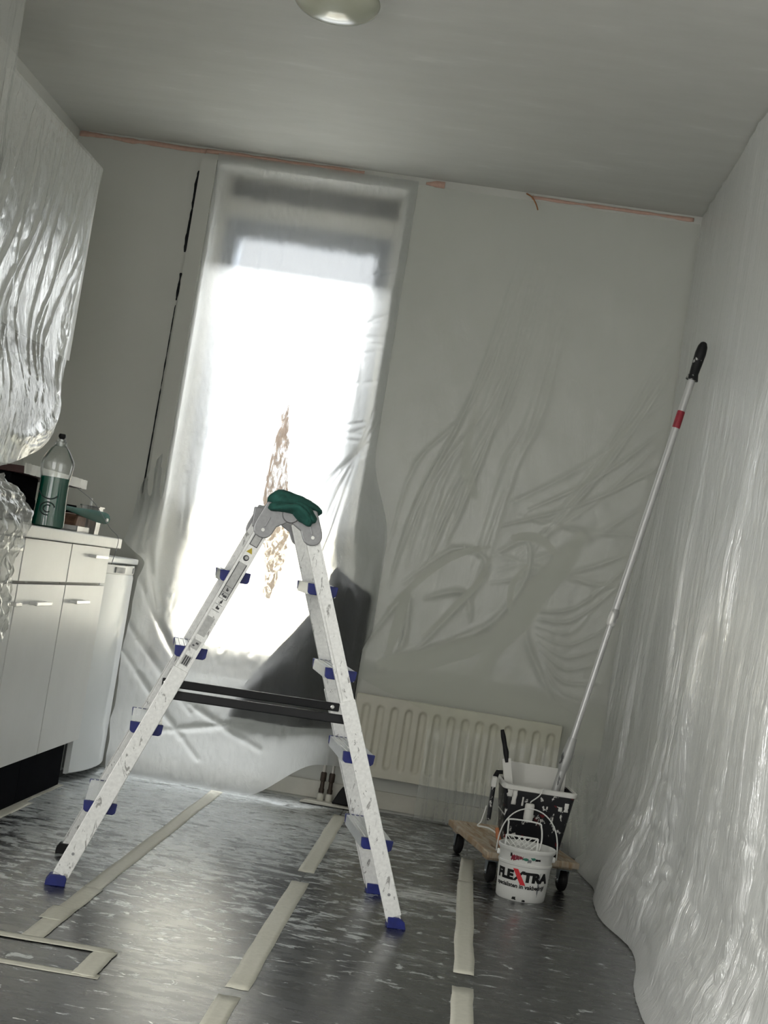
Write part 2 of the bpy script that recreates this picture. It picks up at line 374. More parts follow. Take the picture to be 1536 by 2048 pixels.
# ------------------------------------------------------------------ room shell
def wall_with_hole(name, y0, y1, hx0, hx1, hz0, hz1, m):
    b = MB(); X0, X1 = XL - .15, XR + .15
    b.box(X0, hx0, y0, y1, 0, ZC); b.box(hx1, X1, y0, y1, 0, ZC)
    b.box(hx0, hx1, y0, y1, hz1, ZC); b.box(hx0, hx1, y0, y1, 0, hz0)
    return b.build(name, m)
struct(MB().box(XL - .15, XR + .15, YF - .2, YB + .3, -0.1, 0).build('floor', 'floor'), 'dark charcoal floor sheeting smeared and flecked with white paint')
struct(MB().box(XL - .15, XR + .15, YF - .2, YB + .3, ZC, ZC + .1).build('ceiling', 'ceiling'), 'grey-white painted ceiling')
struct(wall_with_hole('wall_back', YB, YB + .3, WX0, WX1, WZ0, WZ1, 'wall'), 'grey-white wall with the tall window')
struct(wall_with_hole('wall_front', YF - .2, YF, -1.6, 0.2, 0.45, 2.35, 'wall'), 'grey-white wall behind the viewer with an unseen opening added for fill light')
lw_ = MB().box(XL - .15, XL, YF, .35, 0, ZC).box(XL - .15, XL, 1.95, YB, 0, ZC).box(XL - .15, XL, .35, 1.95, 2.1, ZC)  # gap is an unseen door opening, added for the side fill light
lw_ = struct(lw_.build('wall_left', 'wall'), 'grey-white wall behind the kitchen cabinets')
struct(MB().box(XR, XR + .15, YF, YB, 0, ZC).build('wall_right', 'wall'), 'grey-white side wall behind the plastic sheet')
# balcony outside the window
bw = MB().box(-4.2, 2.6, 7.6, 7.75, -0.1, 1.0).box(-4.2, 2.6, 6.56, 7.6, -0.15, -0.05)
bw = struct(bw.build('wall_balcony', 'balcony'), 'cream balcony wall outside the window')
MB().box(-4.2, 2.6, 7.56, 7.79, 1.0, 1.045).build('coping', 'cream', bw, bevel=.006)

# window: cream outer frame, grey-blue sash, dark vent strip, glass, white sill
YW0, YW1 = 6.43, 6.49
fr = MB()
fr.box(WX0, WX0 + .045, YW0, YW1 + .02, WZ0, WZ1).box(WX1 - .045, WX1, YW0, YW1 + .02, WZ0, WZ1)
fr.box(WX0 + .045, WX1 - .045, YW0, YW1 + .02, 2.575, WZ1).box(WX0 + .045, WX1 - .045, YW0, YW1 + .02, 2.405, 2.487).box(WX0 + .045, WX1 - .045, YW0, YW1 + .02, WZ0, WZ0 + .05)
win = struct(fr.build('window_1', 'winframe', bevel=.004), 'tall narrow window behind the plastic sheet')
gr = MB().box(WX0 + .045, WX1 - .045, YW0 + .035, YW0 + .05, 2.487, 2.575)
grille = gr.build('vent_grille', 'grille', win)
for i in range(5):
    z = 2.495 + i * .017
    MB().box(WX0 + .05, WX1 - .05, YW0 + .012, YW0 + .034, z, z + .006).build('louvre', 'grille', grille)
sx0, sx1, sz0, sz1 = WX0 + .045, WX1 - .045, WZ0 + .05, 2.405
sash = MB().box(sx0, sx0 + .065, YW0 + .01, YW1, sz0, sz1).box(sx1 - .065, sx1, YW0 + .01, YW1, sz0, sz1).box(sx0 + .065, sx1 - .065, YW0 + .01, YW1, sz1 - .085, sz1).box(sx0 + .065, sx1 - .065, YW0 + .01, YW1, sz0, sz0 + .06)
sash = sash.build('sash', 'sash', win, bevel=.004)
MB().box(sx0 + .06, sx1 - .06, 6.455, 6.461, sz0 + .055, sz1 - .08).build('pane', 'glass', sash)
hb = MB().box(sx1 - .055, sx1 - .025, YW0 - .012, YW0 + .012, 1.25, 1.32).box(sx1 - .05, sx1 - .034, YW0 - .035, YW0 - .01, 1.19, 1.31)
hb.build('window_handle', 'handle', sash, bevel=.003)
rv = MB().box(WX0 - .001, WX0 + .012, YB - .002, YW0, WZ0, WZ1).box(WX1 - .012, WX1 + .001, YB - .002, YW0, WZ0, WZ1).box(WX0 + .012, WX1 - .012, YB - .002, YW0, WZ1 - .012, WZ1 + .001)
rv.build('reveal', 'reveal', win)
MB().box(WX0 + .001, WX1 - .001, YB - .004, YW0, WZ0 - .025, WZ0).build('sill', 'reveal', win, bevel=.005)

# boxed strip between fridge wall and window with an open dark joint
tr = MB()
tr.box(-1.432, -1.364, YB - .016, YB, 0.0, 2.60)
struct(tr.build('trim_1', 'wall'), 'narrow vertical wall strip beside the window')
for (z0, z1, w) in ((2.19, 2.545, .0085), (1.98, 2.10, .006), (1.60, 1.96, .003), (1.14, 1.60, .0042)):
    b = MB(); n = 30
    def strip(u, v): 
        z = z0 + (z1 - z0) * v; ww = w * (0.75 + 0.5 * fbm(z * 22, 3.1)) * min(1, 30 * v + .5, 30 * (1 - v) + .5)
        return (-1.4385 - 0.008 * (2.5 - z) + (u - .5) * ww * 2, YB - .0015, z)
    b.grid(1, n, strip)
    jo = b.build('joint', 'black'); jo.parent = bpy.data.objects['trim_1']
# skirting board under the radiator
sk = MB().box(-1.36, XR, YB - .016, YB, 0.012, 0.085)
struct(sk.build('baseboard_back', 'cream', bevel=.003), 'cream skirting board under the radiator')

# ------------------------------------------------------------------ ceiling lamp
lamp = tag(empty('ceiling_lamp', (-0.672, 4.33, ZC)), 'round flush ceiling lamp with pale greenish glass dome', 'lamp')
MB().lathe([(.10, -.001), (.10, -.022), (.085, -.028)], 36).build('base', 'white2', lamp, smooth='auto')
prof = [(.118, -.018), (.128, -.024), (.130, -.032)] + [(.130 * math.cos(a), -.032 - .062 * math.sin(a)) for a in np.linspace(.08, 1.52, 12)]
MB().lathe(prof, 44, cap0=True).build('glass_dome', 'lampglass', lamp, smooth='auto')

# ------------------------------------------------------------------ kitchen units
XC = -1.38
def handle(parent, y0, y1, z, x=XC):
    h = MB(); h.box(x + .018, x + .027, y0, y1, z - .006, z + .006)
    for y in (y0 + .004, y1 - .012): h.box(x - .002, x + .02, y, y + .009, z - .005, z + .005)
    return h.build('handle', 'handle', parent, bevel=.002)
units = [(5.05, 5.585, (5.29, 5.47, .868), (5.13, 5.31, .703), 'light grey base cabinet beside the white fridge'),
         (4.512, 5.045, None, (4.66, 4.83, .70), 'light grey base cabinet under the green soap bottle'),
         (3.972, 4.507, (4.25, 4.42, .868), (4.44, 4.50, .70), 'light grey base cabinet partly covered by bunched plastic film')]
for y0, y1, dh, oh, lab in units:
    u = tag(empty('base_cabinet', (0, 0, 0)), lab, 'cabinet', 'base cabinets along the left wall')
    MB().box(XL + .005, XC - .022, y0 + .001, y1 - .001, .182, .905).build('body', 'cab_body', u)
    d = MB().box(XC - .019, XC, y0 + .0025, y1 - .0025, .769, .903).build('drawer_front', 'cab', u, bevel=.0015)
    if dh: handle(d, *dh)
    d = MB().box(XC - .019, XC, y0 + .0025, y1 - .0025, .178, .760).build('door', 'cab', u, bevel=.0015)
    handle(d, *oh)
    MB().box(XL + .005, XC - .05, y0, y1, 0.0, .181).build('plinth', 'plinth', u)
tag(MB().box(XL + .002, XC + .022, 3.95, 5.655, .906, .944).build('worktop', 'worktop', bevel=.004), 'off-white laminate kitchen worktop over the base cabinets', 'worktop')

# fridge
fg = tag(empty('refrigerator', (0, 0, 0)), 'white under-counter fridge with curved door beside the base cabinets', 'fridge')
MB().box(XL + .03, -1.452, 5.672, 6.19, .035, .845).build('body', 'white', fg, bevel=.006)
MB().box(XL + .03, -1.405, 5.665, 6.195, .846, .87).build('top', 'white', fg, bevel=.005)
MB().box(-1.451, -1.441, 5.68, 6.18, .05, .835).build('gasket', 'greyp', fg)
def fdoor(u, v):
    y = 5.662 + .535 * u; bul = .038 * (1 - (2 * u - 1) ** 2)
    return y, bul
b = MB(); nu, nz = 20, [0.03, .036, .06, .79, .805]
vs, fs = [], []
for k, z in enumerate(nz):
    ins = .010 if k in (0,) else 0
    for i in range(nu + 1):
        y, bul = fdoor(i / nu, 0); vs.append((-1.418 + bul - ins - (.004 if k == 4 else 0), y, z))
for k in range(len(nz) - 1):
    for i in range(nu): fs.append((k * (nu + 1) + i, k * (nu + 1) + i + 1, (k + 1) * (nu + 1) + i + 1, (k + 1) * (nu + 1) + i))
o = len(vs)
for k in (0, len(nz) - 1):
    for i in range(nu + 1): vs.append((-1.438, fdoor(i / nu, 0)[0], nz[k]))
for i in range(nu):
    fs.append((i, o + i, o + i + 1, i + 1)); a = (len(nz) - 1) * (nu + 1); q = o + nu + 1
    fs.append((a + i, a + i + 1, q + i + 1, q + i))
fs.append(tuple([k * (nu + 1) for k in range(len(nz))] + [o + nu + 1, o])); fs.append(tuple([k * (nu + 1) + nu for k in range(len(nz) - 1, -1, -1)] + [o + nu, o + 2 * nu + 1]))
dr = b.add(vs, fs).build('door', 'white', fg, smooth='auto')
# grip moulding along the top edge of the door
g = MB().grid(20, 1, lambda u, v: (-1.4185 + .036 * (1 - (2 * u - 1) ** 2), 5.664 + .53 * u, .806 + .034 * v)); 
gm = g.build('grip', 'white2', dr, solid=.012)
for (u0, u1) in ((.2, .40), (.72, .97)):
    MB().grid(5, 1, lambda u, v: (-1.4165 + .036 * (1 - (2 * (u0 + (u1 - u0) * u) - 1) ** 2), 5.664 + .53 * (u0 + (u1 - u0) * u), .811 + .022 * v)).build('grip_recess', 'greyp', dr, solid=.003)
MB().box(XL + .05, -1.47, 5.68, 6.18, 0.0, .034).build('foot_rail', 'black', fg)

# upper cabinet
uc = tag(empty('wall_cabinet', (0, 0, 0)), 'white wall cabinet under draped plastic film', 'cabinet')
MB().box(XL + .002, -1.652, 4.40, 5.50, 1.572, 2.303).build('body', 'cab_body', uc)
for a_, b_ in ((4.402, 4.948), (4.952, 5.498)):
    MB().box(-1.65, -1.632, a_, b_, 1.572, 2.303).build('door', 'cab', uc, bevel=.0015)

# ------------------------------------------------------------------ things on the worktop
ZT = .944
ap = tag(empty('kitchen_appliance', (0, 0, 0)), 'black boxy kitchen appliance on the worktop behind the soap bottle', 'appliance')
MB().box(-1.86, -1.545, 4.78, 5.09, ZT + .006, 1.105).build('housing', 'matteblack', ap, bevel=.008)
MB().box(-1.544, -1.538, 4.80, 5.07, ZT + .02, 1.03).build('door', 'matteblack', ap, bevel=.002)
for y in (4.81, 5.04): MB().box(-1.58, -1.56, y, y + .02, ZT, ZT + .008).build('foot', 'rubber', ap)
bd = tag(empty('serving_board', (0, 0, 0)), 'dark red board with white painted edge lying on the black appliance', 'board')
MB().box(-1.88, -1.505, 4.78, 5.53, 1.1055, 1.130).build('panel', 'maroon', bd, bevel=.002)
b = MB()
def edge(u, v):
    y = 4.775 + .765 * u; z = 1.106 + .034 * v + .003 * fbm(y * 40, v * 3); return (-1.5035 + .002 * fbm(y * 60, 8 + v), y, z)
b.grid(40, 3, edge); b.build('edge', 'whitepaint', bd, solid=.006)

bo = tag(empty('soap_bottle', (-1.43, 4.885, ZT), -1.2), 'clear dish soap bottle half full of green liquid on the worktop', 'bottle')
def oval(pr, n=32, sx=.62): return dict(prof=pr, n=n, sx=sx, sy=1.0)
MB().lathe([(.044, .001), (.051, .006), (.0505, .03), (.046, .10), (.0455, .155), (.047, .168)], 32, sx=.62, cap0=True, cap1=True).build('liquid', 'soap', bo, smooth='auto')
MB().lathe([(.046, 0.0), (.0535, .006), (.053, .03), (.048, .10), (.0475, .155), (.053, .19), (.0555, .215), (.052, .228), (.032, .262), (.020, .275), (.017, .28)], 32, sx=.62, cap1=False).build('shell', 'bottle', bo, smooth='auto')
MB().lathe([(.019, .272), (.019, .288), (.014, .290), (.014, .296)], 20).build('collar', 'bottle', bo, smooth='auto')
MB().lathe([(.007, .296), (.012, .302), (.013, .308), (.010, .314)], 14).build('cap', 'black', bo, smooth='auto')
b = MB()
for k, (a0, a1, r0, zc) in enumerate(((.3, 4.9, .024, .062), (.9, 5.4, .013, .062), (3.4, 5.6, .034, .125))):
    pts = []
    for t in np.linspace(a0, a1, 18):
        yy = -.012 + r0 * math.cos(t); zz = zc + r0 * math.sin(t) * .9
        rr = .0515 if zz < .09 else .049
        q = max(-.95, min(.95, yy / rr)); pts.append((rr * .62 * math.sqrt(1 - q * q) + .0012, yy, zz))
    b.tube(pts, .0022, 6)
b.build('label_print', 'labelink', bo, smooth=True)

def curve_tube(name, pts, r, m, n=8):
    P = [Vector(p) for p in pts]; out = []
    for i in range(len(P) - 1):
        p0, p1, p2, p3 = P[max(0, i - 1)], P[i], P[i + 1], P[min(len(P) - 1, i + 2)]
        for t in np.linspace(0, 1, 9)[:-1]:
            out.append(.5 * ((2 * p1) + (p2 - p0) * t + (2 * p0 - 5 * p1 + 4 * p2 - p3) * t * t + (3 * p1 - p0 - 3 * p2 + p3) * t ** 3))
    out.append(P[-1]); return MB().tube(out, r, n)
tag(curve_tube('', [(-1.500, 5.42, 1.104), (-1.44, 5.47, 1.06), (-1.385, 5.535, .98), (-1.352, 5.555, .948), (-1.350, 5.55, .90), (-1.352, 5.52, .845)], .0013, None, 6).build('thin_cord', 'greyp', smooth=True), 'thin grey cord hanging from the white-edged board over the worktop edge', 'cord')

ty = tag(empty('sponge_tray', (-1.485, 5.375, ZT), 0.05), 'small white tray on the worktop holding a brown scrub block', 'tray')
tb = MB().box(-.045, .045, -.10, .10, 0, .004).box(-.045, -.041, -.10, .10, .004, .022).box(.041, .045, -.10, .10, .004, .022).box(-.041, .041, -.10, -.096, .004, .022).box(-.041, .041, .096, .10, .004, .022)
tb.build('tray_shell', 'tub', ty, bevel=.001)
sb = MB().prism([(-.085, 0), (.085, 0), (.088, .055), (.02, .062), (-.055, .058), (-.075, .03)], -.032, .032, Matrix.Rotation(math.radians(90), 4, 'Z'))
so = tag(sb.build('scrub_block', 'brownwood', bevel=.008), 'brown scrub block in the small white tray', 'sponge'); so.location = (-1.485, 5.375, ZT + .005); so.rotation_euler = (0, 0, .05)
# dish brush, thin shaft widening to the handle end
db = tag(empty('dish_brush', (0, 0, 0)), 'teal plastic dish brush resting on the brown scrub block', 'brush')
b = MB(); n = 14; vs = []; fs = []
A, B = Vector((-1.468, 5.17, 1.024)), Vector((-1.418, 5.60, 1.010))
for i in range(n + 1):
    t = i / n; p = A.lerp(B, t); h = .008 + .015 * S(.0, .9, t) * (1 if t < .97 else .8); w = .005 + .008 * t
    for a in range(10):
        an = 2 * math.pi * a / 10; vs.append(p + Vector((math.cos(an) * w, 0, math.sin(an) * h)))
for i in range(n):
    for a in range(10): fs.append((i * 10 + a, i * 10 + (a + 1) % 10, (i + 1) * 10 + (a + 1) % 10, (i + 1) * 10 + a))
fs += [tuple(range(9, -1, -1)), tuple(n * 10 + a for a in range(10))]
b.add(vs, fs).build('handle', 'tealplastic', db, smooth='auto')
MB().box(-1.4075, -1.402, 5.545, 5.57, 1.000, 1.012).build('hanging_hole', 'white2', db, bevel=.003)
# clear tub and dark-capped jar
tu = tag(empty('plastic_tub', (-1.478, 5.598, ZT), 0.0), 'clear square plastic tub at the end of the worktop', 'container')
t = MB(); w0, w1, hh = .030, .034, .105
t.add([(-w0, -w0, 0), (w0, -w0, 0), (w0, w0, 0), (-w0, w0, 0), (-w1, -w1, hh), (w1, -w1, hh), (w1, w1, hh), (-w1, w1, hh)], [(0, 3, 2, 1), (0, 1, 5, 4), (1, 2, 6, 5), (2, 3, 7, 6), (3, 0, 4, 7)])
t.build('shell', 'tub', tu, solid=.0015)
MB().box(-.038, .038, -.038, -.034, .102, .107).box(-.038, .038, .034, .038, .102, .107).box(-.038, -.034, -.034, .034, .102, .107).box(.034, .038, -.034, .034, .102, .107).build('rim', 'tub', tu)
MB().lathe([(.005, .003), (.006, .10), (.004, .135)], 10, (-.006, -.01, 0)).build('stick', 'white2', tu, smooth='auto')
jr = tag(empty('small_jar', (-1.555, 5.585, ZT)), 'small jar with dark lid standing behind the teal brush', 'jar')
MB().lathe([(.022, 0), (.024, .004), (.024, .055), (.018, .062)], 20).build('glass_body', 'tub', jr, smooth='auto')
MB().lathe([(.019, .062), (.019, .096), (.017, .098)], 20).build('lid', 'plinth', jr, smooth='auto')

# ------------------------------------------------------------------ radiator
rd = tag(empty('radiator', (0, 0, 0)), 'cream panel radiator with pressed vertical grooves under plastic film', 'radiator')
RX0, RX1, RZ0, RZ1, RY = -.41, .432, .15, .472, 6.165
gx = [RX0 + .045 + i * .0585 for i in range(14)]
def rface(u, v):
    x = RX0 + (RX1 - RX0) * u; z = RZ0 + (RZ1 - RZ0) * v; d = 0.0
    for c in gx:
        dx = abs(x - c)
        if dx < .022:
            zz = 0 if RZ0 + .05 < z < RZ1 - .05 else min(abs(z - RZ0 - .05), abs(z - RZ1 + .05))
            r = math.hypot(dx, zz); d = .012 * (1 - S(.008, .019, r))
    return (x, RY + d, z)
b = MB().grid(290, 56, rface); b.build('panel', 'rad', rd, smooth=True)
MB().box(RX0, RX1, RY + .014, RY + .05, RZ0, RZ1).box(RX0, RX1, RY, RY + .016, RZ1 - .001, RZ1 + .004).box(RX0, RX1, RY, RY + .016, RZ0 - .004, RZ0 + .001).box(RX0 - .003, RX0 + .001, RY, RY + .016, RZ0, RZ1).box(RX1 - .001, RX1 + .003, RY, RY + .016, RZ0, RZ1).build('back_panel', 'rad', rd, bevel=.002)
for xb in (RX0 + .1, RX1 - .13): MB().box(xb, xb + .03, RY + .05, YB - .002, .25, .42).build('bracket', 'pipe', rd)
for x in (-.497, -.462):
    vv = MB().lathe([(.0075, .0), (.0075, .20)], 14, (x, 6.195, .0)).build('pipe', 'pipe', rd, smooth='auto')
    MB().lathe([(.013, .008), (.014, .012), (.014, .038), (.011, .042)], 16, (x, 6.195, 0)).build('pipe_rosette', 'cream', vv, smooth='auto')
    MB().lathe([(.0115, .045), (.0115, .060), (.009, .064), (.0085, .09), (.0125, .095), (.0125, .125), (.009, .13)], 14, (x, 6.195, 0)).build('valve', 'bronze', vv, smooth='auto')
MB().tube([(-.497, 6.195, .19), (-.497, 6.195, .22), (-.47, 6.195, .24), (RX0, 6.195, .24)], .0075, 10).build('pipe', 'pipe', rd, smooth='auto')
MB().tube([(-.462, 6.195, .19), (-.45, 6.195, .205), (RX0, 6.195, .205)], .0075, 10).build('pipe', 'pipe', rd, smooth='auto')
fp = MB().prism([(-.575, .004), (-.36, .004), (-.36, .010), (-.40, .013), (-.55, .014)], 6.13, 6.20)
tag(fp.build('floor_strip', 'cream', bevel=.001), 'loose cream strip lying on the floor below the radiator pipes', 'strip')
wd = MB().prism([(-.445, .015), (-.36, .015), (-.375, .07), (-.41, .085), (-.425, .06)], 6.15, 6.20)
tag(wd.build('dark_wedge', 'black', bevel=.004), 'black wedge-shaped block beside the radiator pipes', 'block')

# ------------------------------------------------------------------ plastic films
def ridge_field(ridges):
    segs = []
    for pts, w, h in ridges:
        P = [np.array(p, float) for p in pts]; sm = []
        for i in range(len(P) - 1):
            p0, p1, p2, p3 = P[max(0, i - 1)], P[i], P[i + 1], P[min(len(P) - 1, i + 2)]
            for t in (0, .25, .5, .75): sm.append(.5 * (2 * p1 + (p2 - p0) * t + (2 * p0 - 5 * p1 + 4 * p2 - p3) * t * t + (3 * p1 - p0 - 3 * p2 + p3) * t ** 3))
        sm.append(P[-1]); K = len(sm) - 1
        for q, (a, b) in enumerate(zip(sm[:-1], sm[1:])):
            fade = math.sin(math.pi * (q + .5) / K) ** .6
            segs.append((a[0], a[1], b[0], b[1], w * (.7 + .5 * fade), h * fade))
    A = np.array(segs, float)
    def f(X, Z):
        out = np.zeros_like(X)
        for x0, z0, x1, z1, w, h in A:
            dx, dz = x1 - x0, z1 - z0; L = dx * dx + dz * dz
            t = np.clip(((X - x0) * dx + (Z - z0) * dz) / L, 0, 1)
            d = np.hypot(X - x0 - t * dx, Z - z0 - t * dz)
            out = np.maximum(out, h * np.exp(-(d / w) ** 2))
        return out
    return f
def vnoise(X, Y, seed=0):
    rng = np.random.RandomState(seed); T = rng.rand(256, 256)
    xi, yi = np.floor(X).astype(int), np.floor(Y).astype(int); fx, fy = X - xi, Y - yi
    fx, fy = fx * fx * (3 - 2 * fx), fy * fy * (3 - 2 * fy)
    g = lambda a, b: T[a % 256, b % 256]
    return (g(xi, yi) * (1 - fx) + g(xi + 1, yi) * fx) * (1 - fy) + (g(xi, yi + 1) * (1 - fx) + g(xi + 1, yi + 1) * fx) * fy
def np_s(a, b, x):
    t = np.clip((x - a) / (b - a), 0, 1); return t * t * (3 - 2 * t)
def film_mesh(name, X, Y, Z, m, parent=None, cling=None):
    nv, nu = X.shape
    me = bpy.data.meshes.new(name); co = np.stack([X, Y, Z], -1).reshape(-1, 3)
    idx = np.arange(nv * nu).reshape(nv, nu)
    q = np.stack([idx[:-1, :-1], idx[:-1, 1:], idx[1:, 1:], idx[1:, :-1]], -1).reshape(-1, 4)
    me.vertices.add(len(co)); me.vertices.foreach_set('co', co.astype(np.float32).ravel())
    me.loops.add(q.size); me.loops.foreach_set('vertex_index', q.astype(np.int32).ravel())
    me.polygons.add(len(q)); me.polygons.foreach_set('loop_start', np.arange(0, q.size, 4, dtype=np.int32)); me.polygons.foreach_set('loop_total', np.full(len(q), 4, np.int32))
    me.update(calc_edges=True); me.polygons.foreach_set('use_smooth', np.ones(len(q), bool)); me.validate()
    if cling is not None:
        at = me.attributes.new('cling', 'FLOAT', 'POINT'); at.data.foreach_set('value', cling.astype(np.float32).ravel())
    me.materials.append(MT[m]); o = bpy.data.objects.new(name, me); COL.objects.link(o)
    if parent: o.parent = parent
    return o

# (1) over the window
U, V = np.meshgrid(np.linspace(0, 1, 230), np.linspace(0, 1, 420))
Z = .004 + 2.625 * V
xl = -1.362 - .10 * np_s(1.42, 1.15, Z) * np_s(.86, .95, Z) + .012 * (vnoise(Z * 14, Z * 0 + 2, 3) - .5) * np_s(1.45, 1.2, Z)
xr = -.50 + .105 * np_s(1.4, 1.0, Z) - .03 * np_s(.62, .5, Z) + .10 * np_s(.45, .15, Z) * 0
zb = .16 * np_s(-.80, -.52, xl + (xr - xl) * U)                # lifted hem near the pipes
X = xl + (xr - xl) * U; Zm = zb + (Z - 0) * (1 - zb / 2.63)
def film1_off(X, Zm):
    w = np_s(-.44, -.66, X)
    return .012 + .19 * np_s(1.2, .50, Zm) * w - .05 * np_s(.3, 0, Zm) * w + .055 * np_s(-.39, -.46, X) * np_s(1.15, .9, Zm)
off = film1_off(X, Zm)
off = off + .025 * np_s(1.0, .3, Zm) * (vnoise(X * 5, Zm * 3, 5) - .3)
rs = []
rng = random.Random(4)
for k in range(9):
    x0 = -.53 + rng.uniform(-.01, .02); z0 = 1.62 - k * .02; rs.append(([(x0, z0 + .02), (-.60 - .012 * k, 1.30), (-.66 - .028 * k, .95 - .01 * k), (-.76 - .03 * k, .72 - .05 * (k % 4))], .008 + .005 * rng.random(), .010 + .014 * rng.random()))
for k in range(22):
    x0 = rng.uniform(-1.30, -.6); z0 = rng.uniform(.5, 2.3); l = rng.uniform(.15, .5); rs.append(([(x0, z0), (x0 + rng.uniform(-.04, .04), z0 - l)], .010, rng.uniform(.002, .006)))
for k in range(16):
    z0 = rng.uniform(1.5, 2.3); rs.append(([(-.54, z0), (-.54 - rng.uniform(.06, .18), z0 - rng.uniform(0, .06))], .007, rng.uniform(.003, .006)))
for a, b_ in (((-1.365, .95), (-1.23, .62)), ((-1.365, .80), (-1.10, .45)), ((-1.37, .62), (-1.05, .30)), ((-1.36, .5), (-1.0, .12)), ((-1.1, .35), (-.75, .2)), ((-1.2, .2), (-.8, .3)), ((-1.44, 1.2), (-1.38, .75)), ((-1.40, 1.35), (-1.375, .9))):
    rs.append(([a, b_], .012, .014))
off = off + ridge_field(rs)(X, Zm) + .004 * (vnoise(X * 30, Zm * 12, 9) - .5) + .002 * (vnoise(X * 80, Zm * 40, 10) - .5)
Y = YB - off
# dark cloth hanging close behind the film, right of the window
cu, cv = np.meshgrid(np.linspace(0, 1, 60), np.linspace(0, 1, 60))
cz = .31 + .66 * cv
cxr = -.425 - .14 * np_s(.86, 1, cv) ** 2; cxl = -.90 + .30 * np_s(0, 1, cv) ** .9
cx = cxl + (cxr - cxl) * cu; cz = cz - .07 * np.abs(cu - .55) * cv
coff = film1_off(cx, cz) - .016 - .008 * np.abs(np.sin(cx * 55 + 4 * cz)) - .012 * np_s(.85, 1, cu)
hc = tag(film_mesh('hanging_cloth', cx, YB - np.maximum(coff, .012), cz, 'darkcloth'), 'dark cloth hanging behind the plastic film beside the window', 'cloth')
hc.modifiers.new('solidify', 'SOLIDIFY').thickness = .004
sheet1 = tag(film_mesh('plastic_sheet', X, Y, Zm, 'film_window'), 'milky plastic sheet hung over the tall window', 'plastic sheet', 'protective plastic sheets')

# (2) over the wall right of the window and the radiator
U, V = np.meshgrid(np.linspace(0, 1, 330), np.linspace(0, 1, 560))
xl = -.525 + .10 * np_s(.26, .22, V) + .32 * np_s(.21, .16, V); Zr = 2.61 * V
X = xl + (.688 - xl) * U
Zm = .006 + Zr
rs = []; rng = random.Random(11)
def px(*p): return list(p)
for k in range(13):      # from the ceiling line fanning down to the left
    x0 = rng.uniform(-.05, .25); x1 = x0 - rng.uniform(.12, .36)
    rs.append(([(x0, rng.uniform(2.1, 2.45)), ((x0 + x1) / 2 + .02, 1.75), (x1, rng.uniform(1.2, 1.5)), (x1 - .06, rng.uniform(.9, 1.15))], rng.uniform(.006, .011), rng.uniform(.004, .009)))
for k in range(11):      # from the far corner sweeping down to the left
    z0 = 2.2 - .11 * k + rng.uniform(-.04, .04); x1 = rng.uniform(.02, .22); z1 = rng.uniform(1.0, 1.35)
    rs.append(([(.66, z0), (.66 * .55 + x1 * .45, z0 * .5 + z1 * .5 - .02), (x1, z1)], rng.uniform(.006, .010), rng.uniform(.004, .009)))
for k in range(9):       # short pulled creases by the pole
    z0 = .98 - .045 * k + rng.uniform(-.012, .012); rs.append(([(rng.uniform(.5, .64), 1.18 - .085 * k), (.42, .96 - .052 * k), (.25 + .01 * k, .92 - .03 * k)], .006, rng.uniform(.003, .006)))
for loop in ([(-.30, .95), (-.12, 1.12), (.02, 1.10), (.00, .98), (-.12, .80), (-.22, .66)], [(.05, 1.12), (.18, 1.20), (.20, 1.05), (.10, .86), (-.05, .74), (-.2, .68)],
             [(-.40, .70), (-.28, .90), (-.26, .72), (-.30, .60)], [(-.2, .9), (-.05, .95), (.0, .85)], [(.22, .95), (.24, .80), (.32, .66), (.43, .50)], [(-.33, .62), (-.1, .72), (.08, .84)]):
    rs.append((loop, .010, .011))
off = .006 + 1.05 * ridge_field(rs)(X, Zm) + .003 * (vnoise(X * 24, Zm * 10, 21) - .5) * 1.0
rad_b = np_s(.62, .47, Zm) * np_s(.62, .40, X) * np_s(-.5, -.43, X) * .090                         # over the radiator
rad_b = np.where(Zm < .15, rad_b * (.65 + .35 * Zm / .15), rad_b)
flare = .44 * np_s(.34, .69, X) * np_s(.42, 0, Zm) ** 1.3
low = .05 * np_s(.3, 0, Zm) * vnoise(X * 9, Zm * 7, 31)
drape = np_s(.5, .1, Zm) * .012 * np.sin(X * 70 + 6 * vnoise(X * 4, Zm * 3, 33))
Y = YB - off - rad_b - flare - low - np.abs(drape)
X2 = X - .09 * np_s(.5, 0, Zm) * np_s(.45, .69, X)
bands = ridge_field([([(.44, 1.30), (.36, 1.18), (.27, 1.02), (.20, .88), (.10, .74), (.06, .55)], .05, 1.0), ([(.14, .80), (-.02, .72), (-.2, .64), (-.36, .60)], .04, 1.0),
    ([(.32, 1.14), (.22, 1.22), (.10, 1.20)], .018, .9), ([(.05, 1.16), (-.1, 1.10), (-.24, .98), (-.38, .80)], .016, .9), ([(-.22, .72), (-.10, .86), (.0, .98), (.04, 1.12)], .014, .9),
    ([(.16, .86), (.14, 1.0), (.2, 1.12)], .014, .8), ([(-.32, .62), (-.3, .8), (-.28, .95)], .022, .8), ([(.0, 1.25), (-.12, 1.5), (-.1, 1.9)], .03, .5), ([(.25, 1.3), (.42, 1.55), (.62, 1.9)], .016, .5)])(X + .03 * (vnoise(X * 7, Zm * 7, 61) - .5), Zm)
tri = np_s(.72, .60, Zm + .25 * np.abs(X - .05) + .05 * (vnoise(X * 5, Zm * 5, 62) - .5)) * np_s(.36, .42, Zm)  # lower patch above the radiator, made clearer than the film around it
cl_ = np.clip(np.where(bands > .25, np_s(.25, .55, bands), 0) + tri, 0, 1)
tag(film_mesh('plastic_sheet', X2, Y, Zm, 'film_wall', None, cl_), 'clear clinging plastic sheet covering the wall above the radiator', 'plastic sheet', 'protective plastic sheets')

